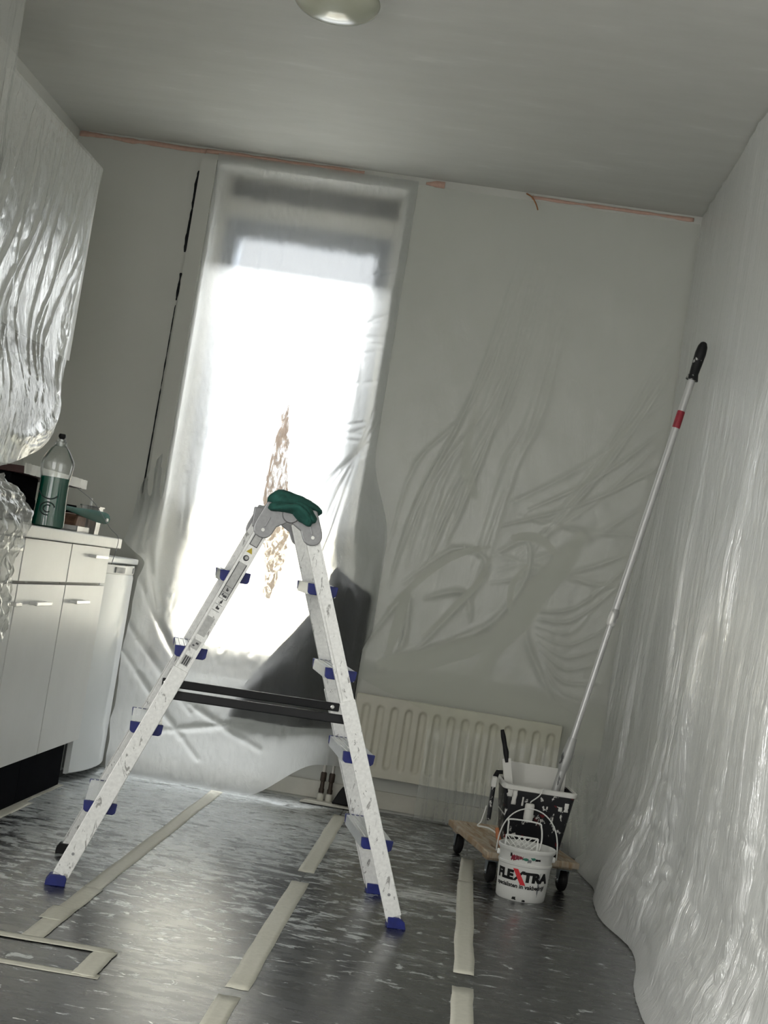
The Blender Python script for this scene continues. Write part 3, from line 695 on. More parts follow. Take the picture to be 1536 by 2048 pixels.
# (3) over the right wall
U, V = np.meshgrid(np.linspace(0, 1, 520), np.linspace(0, 1, 420))
Yc = 1.6 + (6.22 - 1.6) * U ** .8; Zm = .004 + 2.635 * V
lowk = np_s(1.9, .5, Zm)
fold = np.abs(vnoise(Yc * 12 + 1.2 * vnoise(Yc * 3, Zm * 1.4, 40), Zm * .9, 41) - .5) * .075
fold += np.abs(vnoise(Yc * 27 + 1.5 * vnoise(Yc * 4, Zm * 2, 42), Zm * 1.3, 43) - .5) * .030
bunch = np_s(.35, .62, vnoise(Yc * 2.6 + .3 * Zm, Zm * .5, 44))
off = .006 + np_s(-.05, .3, Zm) * fold * (.18 + .75 * lowk) * (.3 + .9 * bunch) + .05 * lowk * vnoise(Yc * 3, Zm * 1.2, 45) * .8
crum = np.abs(vnoise(Yc * 22, Zm * 20, 46) - .5) * .02 * np_s(.9, .1, Zm) + np.abs(vnoise(Yc * 45, Zm * 26, 47) - .5) * .007 * np_s(1.6, .5, Zm) * bunch
flare = (.075 + .07 * (vnoise(Yc * 2.2, Zm * 0, 48) - .4)) * np_s(.38, 0, Zm) ** 1.5
flare += .03 * np_s(.06, 0, Zm) * vnoise(Yc * 4, Zm * 0, 49)
crum = crum * np_s(0, .12, Zm)
fold = fold
cornr = .05 * np_s(5.85, 6.22, Yc)
X = XR - off - crum - flare - cornr * lowk
tag(film_mesh('plastic_sheet', X, Yc, Zm, 'film_fold'), 'long crinkled plastic sheet covering the whole side wall behind the pole', 'plastic sheet', 'protective plastic sheets')

# (4) over the wall cabinet: hem follows a sagging curve
hem = [(3.9, 1.02), (4.55, 1.10), (4.804, 1.15), (4.989, 1.205), (5.144, 1.292), (5.288, 1.418), (5.349, 1.556), (5.417, 1.755), (5.436, 1.948), (5.44, 2.094), (5.49, 2.30)]
hy, hz = zip(*hem)
U, V = np.meshgrid(np.linspace(0, 1, 260), np.linspace(0, 1, 260))
Yc = 3.9 + (5.488 - 3.9) * U
zh = np.interp(Yc, hy, hz)
top = 2.306 + .335 * np_s(4.405, 4.385, Yc)
Zm = zh + (top - zh) * V
rs = []; rng = random.Random(3)
for k in range(12):
    y0 = 4.45 + .088 * k; rs.append(([(y0, 2.28), (y0 - .05 - .10 * rng.random(), 1.95), (y0 - .15 - .22 * rng.random(), 1.60), (y0 - .3 - .25 * rng.random(), 1.30)], rng.uniform(.006, .011), rng.uniform(.006, .013)))
for k in range(6):
    y0 = 5.40 - .03 * k; rs.append(([(y0, 1.95 - .06 * k), (y0 - .10, 1.65 - .05 * k), (y0 - .32, 1.36 - .03 * k), (y0 - .6, 1.22)], .016, rng.uniform(.012, .026)))
off = .006 + ridge_field(rs)(Yc, Zm) + .012 * vnoise(Yc * 7, Zm * 5, 50) * np_s(2.25, 1.9, Zm) + .006 * np.abs(vnoise(Yc * 26, Zm * 18, 51) - .5)
belly = .06 * np_s(1.65, 1.35, Zm) * vnoise(Yc * 3, Zm * 3, 52) + .05 * np_s(1.75, 1.2, Zm)
Xs = -1.63 + off + belly
tag(film_mesh('plastic_sheet', Xs, Yc, Zm, 'film_hang'), 'glossy plastic sheet draped over the wall cabinet with sagging hem', 'plastic sheet', 'protective plastic sheets')

# (5) bunched on the worktop end
def bunch(u, v):
    y = 3.75 + .60 * u + .03 * fbm(u * 3, v * 5, 4)
    path = [(-1.62, .952), (-1.52, 1.00), (-1.44, 1.075), (-1.365, 1.02), (-1.335, .93), (-1.345, .84), (-1.34, .72), (-1.335, .615)]
    t = v * (len(path) - 1); i = min(len(path) - 2, int(t)); a = t - i
    x = path[i][0] * (1 - a) + path[i + 1][0] * a; z = path[i][1] * (1 - a) + path[i + 1][1] * a
    edge_y = .06 * fbm(v * 6, 7.7, 2) * u
    r = .018 * abs(fbm(u * 9, v * 9, 6)) + .012 * fbm(u * 20, v * 16, 9)
    return (x + max(-.004, r), y + edge_y - .03 * math.sin(v * 9) * u, z + .5 * abs(r) * (1 if v < .55 else 0) + (.03 * fbm(u * 6, 2, 1) if v > .95 else 0))
tag(MB().grid(80, 90, bunch).build('plastic_sheet', 'film_hang', smooth=True), 'plastic film bunched over the worktop edge and hanging over cabinet fronts', 'plastic sheet', 'protective plastic sheets')

# torn brown residue strip on the window film
def ragged(pts_l, pts_r, seed, n=60):
    def fn(u, v):
        i = v * (len(pts_l) - 1); k = min(len(pts_l) - 2, int(i)); a = i - k
        l = [pts_l[k][j] * (1 - a) + pts_l[k + 1][j] * a for j in (0, 1)]; r = [pts_r[k][j] * (1 - a) + pts_r[k + 1][j] * a for j in (0, 1)]
        jl = .010 * fbm(v * 30, seed); jr = .010 * fbm(v * 34, seed + 5)
        x = (l[0] + jl) * (1 - u) + (r[0] + jr) * u; z = l[1] * (1 - u) + r[1] * u
        return (x, YB - .024 - float(film1_off(np.array(x), np.array(z))), z)
    return MB().grid(6, n, fn)
rsd = tag(empty('torn_tape', (0, 0, 0)), 'torn strip of brown tape stuck to the window film above the ladder', 'tape')
ragged([(-.905, 1.61), (-.925, 1.42), (-.935, 1.20), (-.90, 1.05), (-.86, .92), (-.845, .80)], [(-.888, 1.61), (-.865, 1.42), (-.832, 1.22), (-.80, 1.08), (-.79, .95), (-.815, .80)], 1).build('paper_strip', 'residue', rsd, smooth=True)

# ------------------------------------------------------------------ masking tape
def tape(name, a, b, w, lab, m='tape', seed=0, z=.0006, group='masking tape strips on the floor', n=16):
    a, b = Vector((*a, 0)), Vector((*b, 0)); d = (b - a); q = Vector((-d.y, d.x, 0)).normalized()
    def fn(u, v):
        p = a + d * v + q * ((u - .5) * w + .003 * fbm(v * 5, seed)) ; return (p.x + (.004 * fbm(u * 4, seed + 3) if v in (0, 1) else 0), p.y + (.012 * fbm(u * 3, seed) if v in (0, 1) else 0), z + .0008 * abs(fbm(v * 14 + seed, u * 4)))
    return tag(MB().grid(4, n, fn).build(name, m, smooth=True, solid=.0004), lab, 'tape', group)
tape('masking_tape', (-.902, 6.06), (-.897, 4.02), .050, 'beige tape strip on the floor running from window wall to left ladder foot', seed=1, n=40)
tape('masking_tape', (-.893, 4.06), (-.893, 3.46), .052, 'beige tape strip on the floor from left ladder foot to crossing strips', seed=2, z=.0016)
tape('masking_tape', (-.902, 3.80), (-.900, 3.66), .060, 'short overlapping beige tape patch on the long floor strip', seed=3, z=.0028)
tape('masking_tape', (-.389, 5.98), (-.389, 4.76), .052, 'beige tape strip on the floor below the radiator pipes', seed=4, n=24)
tape('masking_tape', (-.388, 4.60), (-.386, 3.36), .054, 'beige tape strip on the floor between the ladder legs', seed=5, n=26)
tape('masking_tape', (-.392, 3.30), (-.390, 2.5), .050, 'wrinkled beige tape end on the floor beyond the ladder strip', seed=6)
tape('masking_tape', (.124, 5.50), (.117, 5.05), .050, 'short beige tape strip beneath the dolly wheels', seed=7)
tape('masking_tape', (.117, 5.06), (.120, 3.84), .053, 'beige tape strip on the floor beside the white pail', seed=8, z=.0016, n=26)
tape('masking_tape', (.119, 3.715), (.118, 2.6), .053, 'beige tape strip on the floor separated by a gap from the pail strip', seed=9)
tape('masking_tape', (-1.45, 3.440), (-.695, 3.470), .042, 'beige tape strip crossing the floor at the end of the long strip', seed=10, z=.0026)
tape('masking_tape', (-1.45, 3.235), (-.675, 3.262), .036, 'second beige cross strip of tape, away from the window side', seed=11)
tape('masking_tape', (-.711, 3.475), (-.709, 3.250), .052, 'short beige tape strip joining the two cross strips', seed=12, z=.0022)
tape('masking_tape', (-1.06, 3.262), (-.915, 3.268), .050, 'short pale tape patch on the second cross strip', seed=13, z=.0032)
tape('masking_tape', (-1.412, 4.0), (-1.412, 5.13), .050, 'beige tape strip along the foot of the base cabinets', seed=14)
tape('masking_tape', (-1.422, 5.10), (-1.418, 5.59), .020, 'narrow tape strip along the plinth beside the fridge', seed=15, z=.0002)

def wtape(x0, x1, z0, h, lab, seed):
    def fn(u, v):
        x = x0 + (x1 - x0) * u; z = z0 + h * (v - .5) * (1 + .7 * fbm(x * 9, seed)) + .004 * fbm(x * 5, seed + 2); return (x, YB - .004 - .002 * abs(fbm(x * 30, v)), min(z, ZC - .001))
    tag(MB().grid(50, 2, fn).build('salmon_tape', 'pinktape', smooth=True, solid=.0004), lab, 'tape', 'salmon tape along the ceiling line')
wtape(-1.975, -1.42, 2.632, .020, 'salmon tape strip under the ceiling beside the wall cabinet', 1)
wtape(-1.42, -.735, 2.634, .018, 'salmon tape strip under the ceiling above the window', 2)
wtape(-.47, -.39, 2.630, .020, 'short salmon tape scrap under the ceiling beside the window top', 3)
wtape(-.02, .66, 2.632, .014, 'pale salmon tape strip under the ceiling towards the far corner', 4)
tag(curve_tube('', [(-.045, YB - .02, 2.640), (-.02, YB - .03, 2.625), (.0, YB - .03, 2.60), (.012, YB - .03, 2.575)], .003, None, 6).build('curled_tape', 'brown', smooth=True), 'orange-brown curled tape end dangling from the ceiling line', 'tape')

# ------------------------------------------------------------------ ladder
LD = tag(empty('folding_ladder', (-.578, 4.3285, 0), math.atan2(.21, .977)), 'paint-scuffed aluminium folding ladder with blue tread caps standing open', 'ladder')
HZ = 1.075
def rail_pt(side, z, v): return Vector((side * (.47 - .387 * z), v, z))
ydir = (0, 1, 0)
for side in (-1, 1):
    for fb in (-1, 1):
        v0, v1 = fb * .208, fb * .172
        vz = lambda z: v0 + (v1 - v0) * z / HZ
        zt = .62 if fb < 0 and side < 0 else .60
        a, b_ = rail_pt(side, .012, vz(.012)), rail_pt(side, HZ, vz(HZ))
        r_ = MB().beam(a, b_, .040, .020, ydir).build('rail', 'alu', LD, bevel=.003)
        a2, b2 = rail_pt(side, .03, vz(.03) + fb * .013), rail_pt(side, zt + .0, vz(zt) + fb * .013)
        MB().beam(a2, b2, .045, .007, ydir).build('outer_sleeve', 'alu', r_, bevel=.002)
        # raised lips of the upper rail section
        for e in (-1, 1):
            off = Vector((e * .0165, 0, e * side * .0165 * .387)) * .93
            MB().beam(rail_pt(side, zt, vz(zt) + fb * .0115) + off, rail_pt(side, HZ - .04, vz(HZ) + fb * .0115) + off, .006, .004, ydir).build('rail_lip', 'alu', r_)
        # blue foot
        f0 = rail_pt(side, 0, vz(0))
        MB().prism([(f0.x - .027, 0), (f0.x + .027, 0), (f0.x + .025 - side * .004, .020), (f0.x + .014 - side * .010, .030), (f0.x - .022 - side * .006, .030), (f0.x - .026, .014)], f0.y - .019, f0.y + .019).build('foot', 'blue' if fb < 0 or side > 0 else 'black', LD, bevel=.002)
        if fb < 0:
            z = .06; p = rail_pt(side, .09, vz(.09) - .0175)
            MB().lathe([(.004, -.001), (.004, .001)], 12, M=Matrix.Translation(p) @ Matrix.Rotation(math.pi / 2, 4, 'X')).build('rivet', 'hinge', r_)
    for k, z in enumerate((.218, .446, .669, .894)):
        c = rail_pt(side, z, 0); hw = .0425 if k < 3 else .040
        L = .208 - .036 * z / HZ - .012
        t = MB(); t.box(c.x - hw, c.x + hw, -L + .012, L - .012, z + .004, z + .012)
        t.box(c.x - hw, c.x - hw + .004, -L + .012, L - .012, z - .018, z + .006).box(c.x + hw - .004, c.x + hw, -L + .012, L - .012, z - .018, z + .006)
        for q in range(5): t.box(c.x - hw + .010 + q * .014, c.x - hw + .014 + q * .014, -L + .012, L - .012, z + .012, z + .0145)
        tr_ = t.build('tread', 'alu2', LD)
        for fb in (-1, 1):
            y0, y1 = sorted((fb * (L - .012), fb * (L + .002)))
            MB().prism([(c.x - hw - .003, z + .013), (c.x + hw + .003, z + .013), (c.x + hw + .001, z - .012), (c.x + hw - .006, z - .018), (c.x - hw + .006, z - .018), (c.x - hw - .001, z - .012)], y0, y1).build('end_cap', 'blue', tr_, bevel=.002)
# hinges
for fb in (-1, 1):
    yy = fb * (.172 + .012); y0, y1 = sorted((yy, yy + fb * .010))
    ZP = HZ + .012
    h0 = MB().lathe([(.022, -.009), (.025, -.006), (.025, .006), (.022, .009)], 24, M=Matrix.Translation((0, yy + fb * .006, ZP)) @ Matrix.Rotation(math.pi / 2, 4, 'X')).build('hinge', 'hinge', LD, smooth='auto')
    for side in (-1, 1):
        th = math.atan2(1, .387)                                       # rail slope
        ax = Vector((side * .387, 0, -1)).normalized(); nx = Vector((ax.z * -side, 0, ax.x * side))
        base = rail_pt(side, HZ, 0); pts = []
        p_top = Vector((side * .004, 0, ZP))
        for (al, ac) in ((-.030, .028), (.035, .029)): pts.append(base + ax * al + nx * ac)
        for t in np.linspace(0, math.pi, 9): pts.append(base + ax * (.042 + .026 * math.sin(t)) + nx * (.028 * math.cos(t)))
        pts.append(base + ax * .02 - nx * .029); pts.append(Vector((side * .006, 0, ZP - .024))); pts.append(Vector((side * .002, 0, ZP + .024)))
        poly = [(p.x, p.z) for p in pts]
        MB().prism(poly, y0, y1).build('hinge_plate', 'hinge', h0, bevel=.003)
        p = base + ax * .045; MB().lathe([(.005, -.0025), (.005, .0025)], 12, M=Matrix.Translation((p.x, yy + fb * .011, p.z)) @ Matrix.Rotation(math.pi / 2, 4, 'X')).build('rivet', 'steel', h0)
        q0 = base + ax * .036; q1 = base + ax * .004
        MB().beam((q0.x, yy + fb * .011, q0.z), (q1.x, yy + fb * .011, q1.z), .005, .003, ydir).build('pressed_rib', 'hinge', h0, bevel=.001)
    # lock lever standing on the hinge
MB().box(-.082, -.052, .16, .185, HZ - .03, HZ + .03).build('lock_lever', 'hinge', LD, bevel=.003)
# black spreader bars
for fb, y in ((-1, -.176), (1, .176)):
    z = .545; c0, c1 = rail_pt(-1, z, y), rail_pt(1, z, y)
    sp = MB().box(c0.x - .01, c1.x + .01, y - .006, y + .006, z - .0125, z + .0125).build('spreader_bar', 'blackm', LD, bevel=.003)
    for c in (c0, c1): MB().lathe([(.006, -.003), (.006, .003), (.003, .004)], 14, M=Matrix.Translation((c.x + (-.0 if c is c0 else -.012), y - .008, z)) @ Matrix.Rotation(math.pi / 2, 4, 'X')).build('bolt', 'steel', sp)
# stickers on the left front rail
ang = math.atan2(.387, 1)
def on_rail(z, dx=0.0):
    p = rail_pt(-1, z, 0); y = -.208 + .036 * z / HZ - .0103
    return Matrix.Translation((p.x + dx, y, p.z)) @ Matrix.Rotation(ang, 4, 'Y')
def rbox(z, w, h, m, parent, t=.0006, name='sticker', dx=0, lift=0):
    return MB().box(-w / 2 + dx, w / 2 + dx, -t - lift, -lift, -h / 2, h / 2, on_rail(z)).build(name, m, parent)
lab = rbox(.86, .024, .155, 'sticker', LD, name='instruction_sticker')
for e in (-1, 1): rbox(.86, .0018, .155, 'stickerdark', lab, .0008, 'border', e * .0115)
for i in range(8):
    z = .80 + i * .0175
    rbox(z - .008, .022, .0010, 'stickerdark', lab, .0008, 'divider')
    rr = random.Random(i); rbox(z, .005 + .006 * rr.random(), .006, 'stickerdark', lab, .0008, 'pictogram', rr.uniform(-.003, .003))
    rbox(z + .003, .003, .007, 'stickerdark', lab, .0008, 'pictogram', rr.uniform(-.006, .006))
l2 = rbox(.745, .022, .06, 'sticker', LD, name='faded_sticker')
l3 = rbox(.692, .023, .026, 'sticker', LD, name='small_sticker'); rbox(.696, .008, .005, 'stickerdark', l3, .0008, 'pictogram', .003); rbox(.688, .006, .004, 'stickerdark', l3, .0008, 'pictogram', -.004)
l4 = rbox(.645, .022, .03, 'sticker', LD, name='grey_print'); [rbox(.645, .004, .026, 'stickerdark', l4, .0008, 'print_bar', dx) for dx in (-.006, 0, .006)]
l5 = rbox(1.0, .023, .033, 'sticker', LD, name='warning_sticker')
for e in (-1, 1): rbox(1.0, .0018, .033, 'stickerdark', l5, .0008, 'border', e * .011); rbox(1.0 + e * .0155, .023, .0018, 'stickerdark', l5, .0008, 'border')
MB().lathe([(.0072, -.0012), (.0072, 0)], 18, M=on_rail(1.0) @ Matrix.Rotation(math.pi / 2, 4, 'X')).build('pictogram', 'stickerdark', l5)
MB().lathe([(.004, -.0016), (.004, 0)], 14, M=on_rail(1.0) @ Matrix.Translation((0, -.0004, 0)) @ Matrix.Rotation(math.pi / 2, 4, 'X')).build('pictogram', 'sticker', l5)
MB().prism([(-.009, -.007), (.009, -.007), (0, .009)], -.001, 0, on_rail(.970)).build('warning_triangle', 'yellow', LD)
rg = MB().lathe([(.0085, -.001), (.0085, 0)], 18, M=on_rail(.948) @ Matrix.Rotation(math.pi / 2, 4, 'X')).build('round_print', 'stickerdark', LD)
MB().lathe([(.005, -.0016), (.005, 0)], 14, M=on_rail(.949) @ Matrix.Translation((.001, -.0004, 0)) @ Matrix.Rotation(math.pi / 2, 4, 'X')).build('ring_centre', 'sticker', rg)

# teal cloth crumpled over the ladder top
ctop = LD.matrix_basis
b = MB()
def roll(path, rad, seed, n=20, k=26, flat=.55):
    P = [Vector(p) for p in path]; out = []
    for t in np.linspace(0, len(P) - 1.001, k):
        i = int(t); a = t - i; out.append((P[i].lerp(P[i + 1], a), rad[i] * (1 - a) + rad[i + 1] * a))
    vs, fs = [], []
    for j, (p, r) in enumerate(out):
        s_ = j / (k - 1); end = math.sqrt(max(.02, 1 - (2 * s_ - 1) ** 8))
        d = (out[min(k - 1, j + 1)][0] - out[max(0, j - 1)][0]).normalized(); sd = Vector((0, 1, 0)); up = d.cross(sd).normalized()
        if up.z < 0: up = -up
        for q in range(n):
            a = 2 * math.pi * q / n
            rr = r * end * (1 + .16 * math.sin(3 * a + s_ * 5 + seed) + .20 * fbm(math.cos(a) * 1.6 + seed, math.sin(a) * 1.6, s_ * 4))
            vs.append(p + sd * (math.cos(a) * rr * 1.9) + up * (math.sin(a) * rr * flat * 1.55))
    for j in range(k - 1):
        for q in range(n): fs.append((j * n + q, j * n + (q + 1) % n, (j + 1) * n + (q + 1) % n, (j + 1) * n + q))
    fs += [tuple(range(n - 1, -1, -1)), tuple((k - 1) * n + q for q in range(n))]
    b.add(vs, fs)
yc = -.165
roll([(-.068, yc, HZ + .032), (-.035, yc, HZ + .052), (.02, yc, HZ + .050), (.06, yc, HZ + .040), (.088, yc, HZ + .030)], [.022, .026, .022, .018, .014], 1)
roll([(-.066, yc - .03, HZ + .020), (-.03, yc - .035, HZ + .030), (.01, yc - .038, HZ + .032), (.04, yc - .038, HZ + .010), (.058, yc - .036, HZ - .012)], [.016, .018, .020, .020, .012], 3)
roll([(.0, yc - .02, HZ + .045), (.035, yc - .036, HZ + .028), (.07, yc - .036, HZ + .000)], [.016, .020, .014], 6)
roll([(-.06, yc + .04, HZ + .02), (0, yc + .05, HZ + .045), (.06, yc + .045, HZ + .03)], [.016, .020, .016], 8)
cl = tag(b.build('cleaning_cloth', 'teal', smooth=True), 'crumpled teal cleaning cloth draped over the ladder top', 'cloth')
cl.location = LD.location; cl.rotation_euler = LD.rotation_euler

# ------------------------------------------------------------------ dolly
dirv = Vector((.142, -.57)).normalized(); dang = math.atan2(dirv.y, dirv.x)        # long axis
DO = tag(empty('wheeled_dolly', (.262, 5.385, 0), dang), 'paint-stained wooden dolly on four castors under the black tub', 'dolly')
hl, hw = .293, .162
zb0, zb1 = .088, .110
for i, (y0, y1) in enumerate(((-hw, -.056), (-.053, .053), (.056, hw))):
    MB().box(-hl, hl, y0, y1, zb0, zb1).build('board', 'wood', DO, bevel=.004)
for sx in (-1, 1):
    MB().box(sx * (hl - .07) - .03, sx * (hl - .07) + .03, -hw + .01, hw - .01, zb0 - .012, zb0 - .0005).build('crossbar', 'wood', DO, bevel=.002)
    for sy in (-1, 1):
        cx, cy = sx * (hl - .06), sy * (hw - .035)
        fk = MB().box(cx - .028, cx + .028, cy - .022, cy + .022, .0735, .0765)
        for e in (-1, 1): fk.prism([(cx - .020, .0735), (cx + .020, .0735), (cx + .009, .028), (cx - .009, .028)], cy + e * .0165 - .0012, cy + e * .0165 + .0012)
        ca = fk.build('castor_fork', 'castor', DO, bevel=.0008)
        MB().lathe([(.010, -.013), (.030, -.0125), (.036, -.008), (.037, 0), (.036, .008), (.030, .0125), (.010, .013)], 28, M=Matrix.Translation((cx, cy, .037)) @ Matrix.Rotation(math.pi / 2, 4, 'X')).build('wheel', 'rubber', ca, smooth='auto')
        MB().lathe([(.006, -.020), (.006, .020)], 12, M=Matrix.Translation((cx, cy, .037)) @ Matrix.Rotation(math.pi / 2, 4, 'X')).build('axle', 'steel', ca)

# ------------------------------------------------------------------ black square paint tub
TB = tag(empty('paint_tub', (.312, 5.228, .1105), .10), 'black square paint tub caked with white paint on the dolly', 'bucket')
def rrect(wx, wy, r, n=5):
    out = []
    for cx, cy, a0 in ((wx - r, wy - r, 0), (-wx + r, wy - r, 90), (-wx + r, -wy + r, 180), (wx - r, -wy + r, 270)):
        for i in range(n + 1): a = math.radians(a0 + 90 * i / n); out.append((cx + r * math.cos(a), cy + r * math.sin(a)))
    return out
def loft(secs, close0=True, close1=False):
    n = len(secs[0][0]); vs, fs = [], []
    for ring, z in secs: vs += [(x, y, z) for x, y in ring]
    for i in range(len(secs) - 1):
        for j in range(n): fs.append((i * n + j, i * n + (j + 1) % n, (i + 1) * n + (j + 1) % n, (i + 1) * n + j))
    if close0: fs.append(tuple(range(n - 1, -1, -1)))
    if close1: fs.append(tuple((len(secs) - 1) * n + j for j in range(n)))
    return MB().add(vs, fs)
TH = .222
loft([(rrect(.092, .082, .02), 0), (rrect(.094, .084, .02), .004), (rrect(.121, .105, .022), TH - .012), (rrect(.121, .105, .022), TH), (rrect(.117, .101, .02), TH), (rrect(.090, .080, .018), .006)], True, True).build('wall', 'blackpail', TB, smooth='auto')
rim = loft([(rrect(.1225, .1065, .022), TH - .013), (rrect(.127, .111, .024), TH - .011), (rrect(.127, .111, .024), TH + .003), (rrect(.118, .102, .021), TH + .005), (rrect(.1165, .1005, .02), TH - .004)], False, False)
rim.build('rim', 'whitepaint', TB, smooth='auto')
pr = loft([(rrect(.110, .094, .02), .12), (rrect(.110, .094, .02), .125)], True, True).build('paint', 'whitepaint', TB)
# dried paint runs on the outside
for i, (x, z, w, h) in enumerate(((-.085, .185, .016, .05), (-.055, .165, .006, .05), (.03, .15, .005, .04), (.075, .16, .012, .03), (.095, .175, .014, .03), (-.10, .20, .02, .03), (.06, .12, .004, .05))):
    yy = -.105 + (TH - z) * .108 - .0012
    MB().grid(3, 6, lambda u, v: (x + (u - .5) * w * (1 + .4 * fbm(v * 5, i)), yy - (v - .5) * h * .108 - .0004, z + (v - .5) * h)).build('paint_run', 'whitepaint', TB, smooth=True, solid=.0008)

# white mixing grid leaning in the tub
gd = tag(empty('wiping_board', (.306, 5.275, .345), .10), 'paint-covered white wiping board leaning inside the black tub', 'board')
MB().box(-.105, .105, -.006, .006, -.08, .052, Matrix.Rotation(math.radians(-12), 4, 'X')).build('plate', 'whitepaint', gd, bevel=.002)
# scraper with black handle standing in the tub
sc_ = tag(empty('paint_scraper', (0, 0, 0)), 'black-handled scraper with white paint-covered blade standing in the black tub', 'tool')
P0, P1 = Vector((.165, 5.20, .505)), Vector((.190, 5.20, .43)); P2 = Vector((.222, 5.19, .30))
MB().tube([P0, P0.lerp(P1, .3), P0.lerp(P1, .7), P1, P1.lerp(P2, .25)], [.006, .009, .008, .010, .006], 12).build('handle', 'black', sc_, smooth='auto')
MB().beam(P1.lerp(P2, .15), P2, .030, .004, (.3, 1, 0)).build('blade', 'whitepaint', sc_, bevel=.001)
# dirty brush hanging outside the tub on its left side
br = tag(empty('paint_brush', (0, 0, 0)), 'paint-caked brush hanging over the side of the black tub', 'brush')
MB().box(.158, .172, 5.17, 5.235, .195, .315).build('bristle_head', 'blackpail', br, bevel=.006)
MB().box(.156, .174, 5.168, 5.238, .31, .345).build('ferrule', 'whitepaint', br, bevel=.004)
MB().tube([(.166, 5.20, .34), (.172, 5.20, .36), (.19, 5.20, .362)], [.010, .009, .007], 10).build('handle', 'black', br, smooth='auto')
# wire roller frame hooked on the tub
rf = tag(empty('roller_frame', (0, 0, 0)), 'small wire roller frame with orange grip hooked beside the black tub', 'roller')
curve_tube('', [(.150, 5.13, .25), (.140, 5.11, .20), (.130, 5.09, .185), (.165, 5.06, .188), (.198, 5.045, .175)], .0022, None, 8).build('wire', 'wire', rf, smooth=True)
MB().tube([(.193, 5.05, .195), (.200, 5.045, .170), (.212, 5.04, .145), (.216, 5.038, .135)], [.006, .008, .008, .006], 12).build('grip', 'orange', rf, smooth='auto')
# short roller cage hanging on the front
rc = tag(empty('mini_roller', (0, 0, 0)), 'white paint-crusted mini roller hanging on the front of the black tub', 'roller')
MB().lathe([(.004, -.032), (.014, -.03), (.016, -.02), (.016, .024), (.014, .030), (.004, .031)], 20, M=Matrix.Translation((.292, 5.098, .255))).build('sleeve', 'whitepaint', rc, smooth='auto')
curve_tube('', [(.292, 5.098, .288), (.296, 5.098, .294), (.318, 5.10, .315), (.33, 5.108, .34)], .0022, None, 8).build('wire', 'wire', rc, smooth=True)

# ------------------------------------------------------------------ extension pole
PB, PT = Vector((.362, 5.205, .243)), Vector((.655, 5.262, 1.945))
PO = tag(empty('extension_pole', (0, 0, 0)), 'grey telescopic paint pole leaning from the black tub to the side wall', 'pole')
Lp = (PT - PB); at_ = lambda t: PB + Lp * t
def seg(name, ts, rs_, m, par=PO): return MB().tube([at_(t) for t in ts], rs_, 16).build(name, m, par, smooth='auto')
seg('lower_tube', [0, .14], [.0145, .0145], 'paintpole')
seg('thread_cone', [.085, .10, .13, .16], [.012, .0185, .0195, .014], 'paintpole')
seg('lower_tube', [.14, .41], [.0105, .0105], 'pole')
col_ = seg('locking_collar', [.395, .40, .425, .43], [.013, .0165, .0165, .013], 'paintpole')
seg('upper_tube', [.42, .925], [.0125, .0125], 'pole')
seg('red_band', [.815, .818, .848, .851], [.0128, .0137, .0137, .0128], 'red')
seg('grip', [.918, .921, .932, .955, .975, .990, .998, 1.0], [.022, .021, .016, .018, .0195, .017, .011, .005], m_spatter('spattered_grip', (.010, .010, .011), .5, .60, 30, (.5, .5, .48)))

# ------------------------------------------------------------------ white pail
PL = tag(empty('paint_pail', (.296, 4.952, 0), 0.0), 'white round paint pail with red and black lettering beside the dolly', 'bucket')
R0, R1, PH = .0795, .0885, .170
rad = lambda z: R0 + (R1 - R0) * z / PH
pf = [(.070, .002), (.076, 0), (R0, .004)] + [(rad(z), z) for z in (.03, .09, .112)] + [(rad(.114) + .0025, .114), (rad(.12) + .0025, .120), (rad(.122), .122), (rad(.15), .15), (R1 + .004, .157), (R1 + .006, .160), (R1 + .006, .168), (R1 + .003, PH), (R1 - .001, .168), (rad(.15) - .003, .15), (R0 - .003, .012), (.01, .01)]
MB().lathe(pf, 56, cap0=True, cap1=True).build('wall', 'pail', PL, smooth='auto')
MB().lathe([(.001, .085), (rad(.08) - .0035, .085)], 40, cap0=False, cap1=False).build('paint', 'whitepaint', PL)
for sx in (-1, 1):
    MB().lathe([(.010, -.004), (.009, .004), (.005, .006)], 14, M=Matrix.Translation((sx * (rad(.13) + .003), 0, .137)) @ Matrix.Rotation(sx * math.pi / 2, 4, 'Y')).build('ear', 'white2', PL, smooth='auto')
bail = []
for t in np.linspace(0, math.pi, 25): bail.append((-(R1 + .010) * math.cos(t), .045 * math.sin(t) ** .8, .137 + .145 * math.sin(t) ** .75))
MB().tube(bail, .0022, 8).build('bail', 'wire', PL, smooth=True)
# painted marks on the upper band
def curved_patch(name, a0, z0, w, h, m, seed):
    def fn(u, v):
        a = a0 + (u - .5) * w / R1 * (1 + .5 * fbm(v * 3, seed)); z = z0 + (v - .5) * h * (1 + .8 * fbm(u * 4, seed + 1)); r = rad(z) + .0008
        return (r * math.sin(a), -r * math.cos(a), z)
    MB().grid(8, 5, fn).build(name, m, PL, smooth=True, solid=.0004)
for i, (a, z, w, h, m) in enumerate(((-.52, .137, .016, .016, 'paintred'), (-.36, .139, .012, .012, 'paintred'), (-.22, .140, .014, .010, 'paintred'), (-.05, .138, .018, .008, 'paintgreen'), (.10, .134, .014, .010, 'greyp'), (.24, .142, .014, .008, 'paintgreen'), (.42, .140, .018, .006, 'inkblack'), (-.62, .145, .006, .012, 'inkblack'), (.62, .06, .006, .05, 'greyp'), (-.3, .010, .014, .008, 'inkblack'), (.1, .006, .010, .006, 'inkblack'))):
    curved_patch('paint_mark', a, z, w, h, m, i * 1.7)
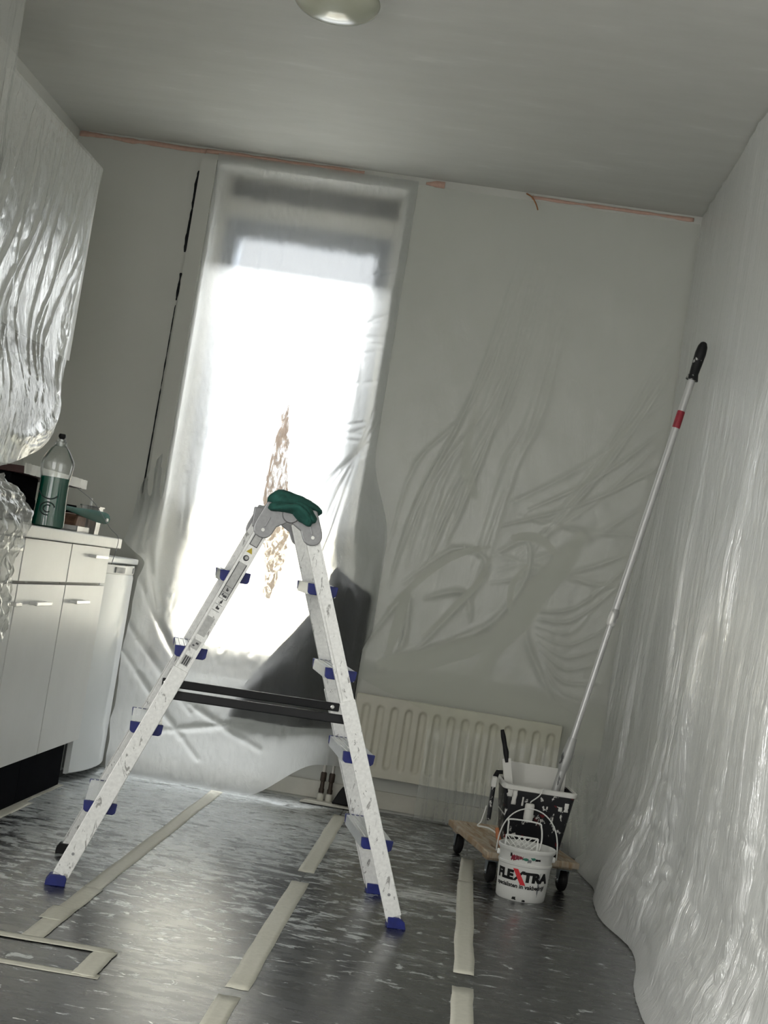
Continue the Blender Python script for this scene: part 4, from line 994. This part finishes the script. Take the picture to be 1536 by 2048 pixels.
# lettering wrapped round the pail
def lettering(txt, size, a0, z0, m, shear=0.0, bold=0.0, sx=1.0, sz=1.0, name='lettering'):
    cu = bpy.data.curves.new('txt', 'FONT'); cu.body = txt; cu.size = size; cu.shear = shear; cu.offset = bold; cu.resolution_u = 3; cu.align_x = 'LEFT'; cu.extrude = 0.0
    to = bpy.data.objects.new('txt', cu); COL.objects.link(to)
    dg = bpy.context.evaluated_depsgraph_get(); me = bpy.data.meshes.new_from_object(to.evaluated_get(dg))
    bpy.data.objects.remove(to); bpy.data.curves.remove(cu)
    bm = bmesh.new(); bm.from_mesh(me)
    bmesh.ops.triangulate(bm, faces=bm.faces); bmesh.ops.subdivide_edges(bm, edges=[e for e in bm.edges if e.calc_length() > .008], cuts=2)
    wmax = max((v.co.x for v in bm.verts), default=0)
    for v in bm.verts:
        a = a0 + v.co.x * sx / .084; z = z0 + v.co.y * sz; r = rad(z) + .0009; v.co = (r * math.sin(a), -r * math.cos(a), z)
    bm.to_mesh(me); bm.free(); me.materials.clear(); me.materials.append(MT[m])
    o = bpy.data.objects.new(name, me); COL.objects.link(o); o.parent = PL
    return a0 + wmax * sx / .084
ink = dict(shear=.0, bold=.0006)
a = lettering('FLE', .050, -1.22, .068, 'inkblack', 0, .0034, .90, .80)
def stroke(name, a0, z0, a1, z1, w, m, lift):
    def fn(u, v):
        an = a0 + (a1 - a0) * v + (u - .5) * w / .084; z = z0 + (z1 - z0) * v; q = rad(z) + lift; return (q * math.sin(an), -q * math.cos(an), z)
    MB().grid(4, 10, fn).build(name, m, PL, smooth=True)
stroke('lettering', a + .03, .066, a + .38, .100, .010, 'inkblack', .0010)
stroke('lettering', a + .05, .104, a + .40, .055, .017, 'inkred', .0014)
lettering('TRA', .050, a + .38, .068, 'inkblack', .0, .0034, .95, .80)
lettering('specialisten in vakbedrijf', .0185, -1.22, .044, 'inkblack', 0, .0006, 1.0, 1.0)
# white paint grid standing in the pail
PG = tag(empty('paint_grid', (.276, 4.925, .10), .06), 'white plastic paint grid with loop handle standing in the white pail', 'grid')
Mg = Matrix.Rotation(math.radians(-14), 4, 'X')
g = MB(); w_, z0_, z1_ = .052, -.02, .098
for x in (-w_, w_): g.beam(Mg @ Vector((x, 0, z0_)), Mg @ Vector((x, 0, z1_)), .005, .004, (0, 1, 0))
for z in (z0_, z1_): g.beam(Mg @ Vector((-w_, 0, z)), Mg @ Vector((w_, 0, z)), .005, .004, (0, 1, 0))
g.build('frame', 'grid', PG)
for k in range(-4, 7):
    for s_ in (-1, 1):
        x0 = -w_ + k * .0175 if s_ > 0 else w_ - k * .0175
        pts = []
        for t in np.linspace(0, 1, 60):
            x = x0 + s_ * t * .12; z = z0_ + .118 * t
            if -w_ <= x <= w_: pts.append((x, z))
        if len(pts) > 4: MB().beam(Mg @ Vector((pts[0][0], 0, pts[0][1])), Mg @ Vector((pts[-1][0], 0, pts[-1][1])), .0028, .0028, (0, 1, 0)).build('lattice_bar', 'grid', PG)
hp = [(-w_ + .004, 0, .098), (-w_ + .002, -.004, .135), (-w_ + .008, -.006, .148), (w_ - .008, -.006, .148), (w_ + .006, -.004, .135), (w_ + .012, 0, .098), (w_ + .008, 0, .06)]
curve_tube('', [Mg @ Vector(p) for p in hp], .0028, None, 8).build('loop_handle', 'grid', PG, smooth=True)
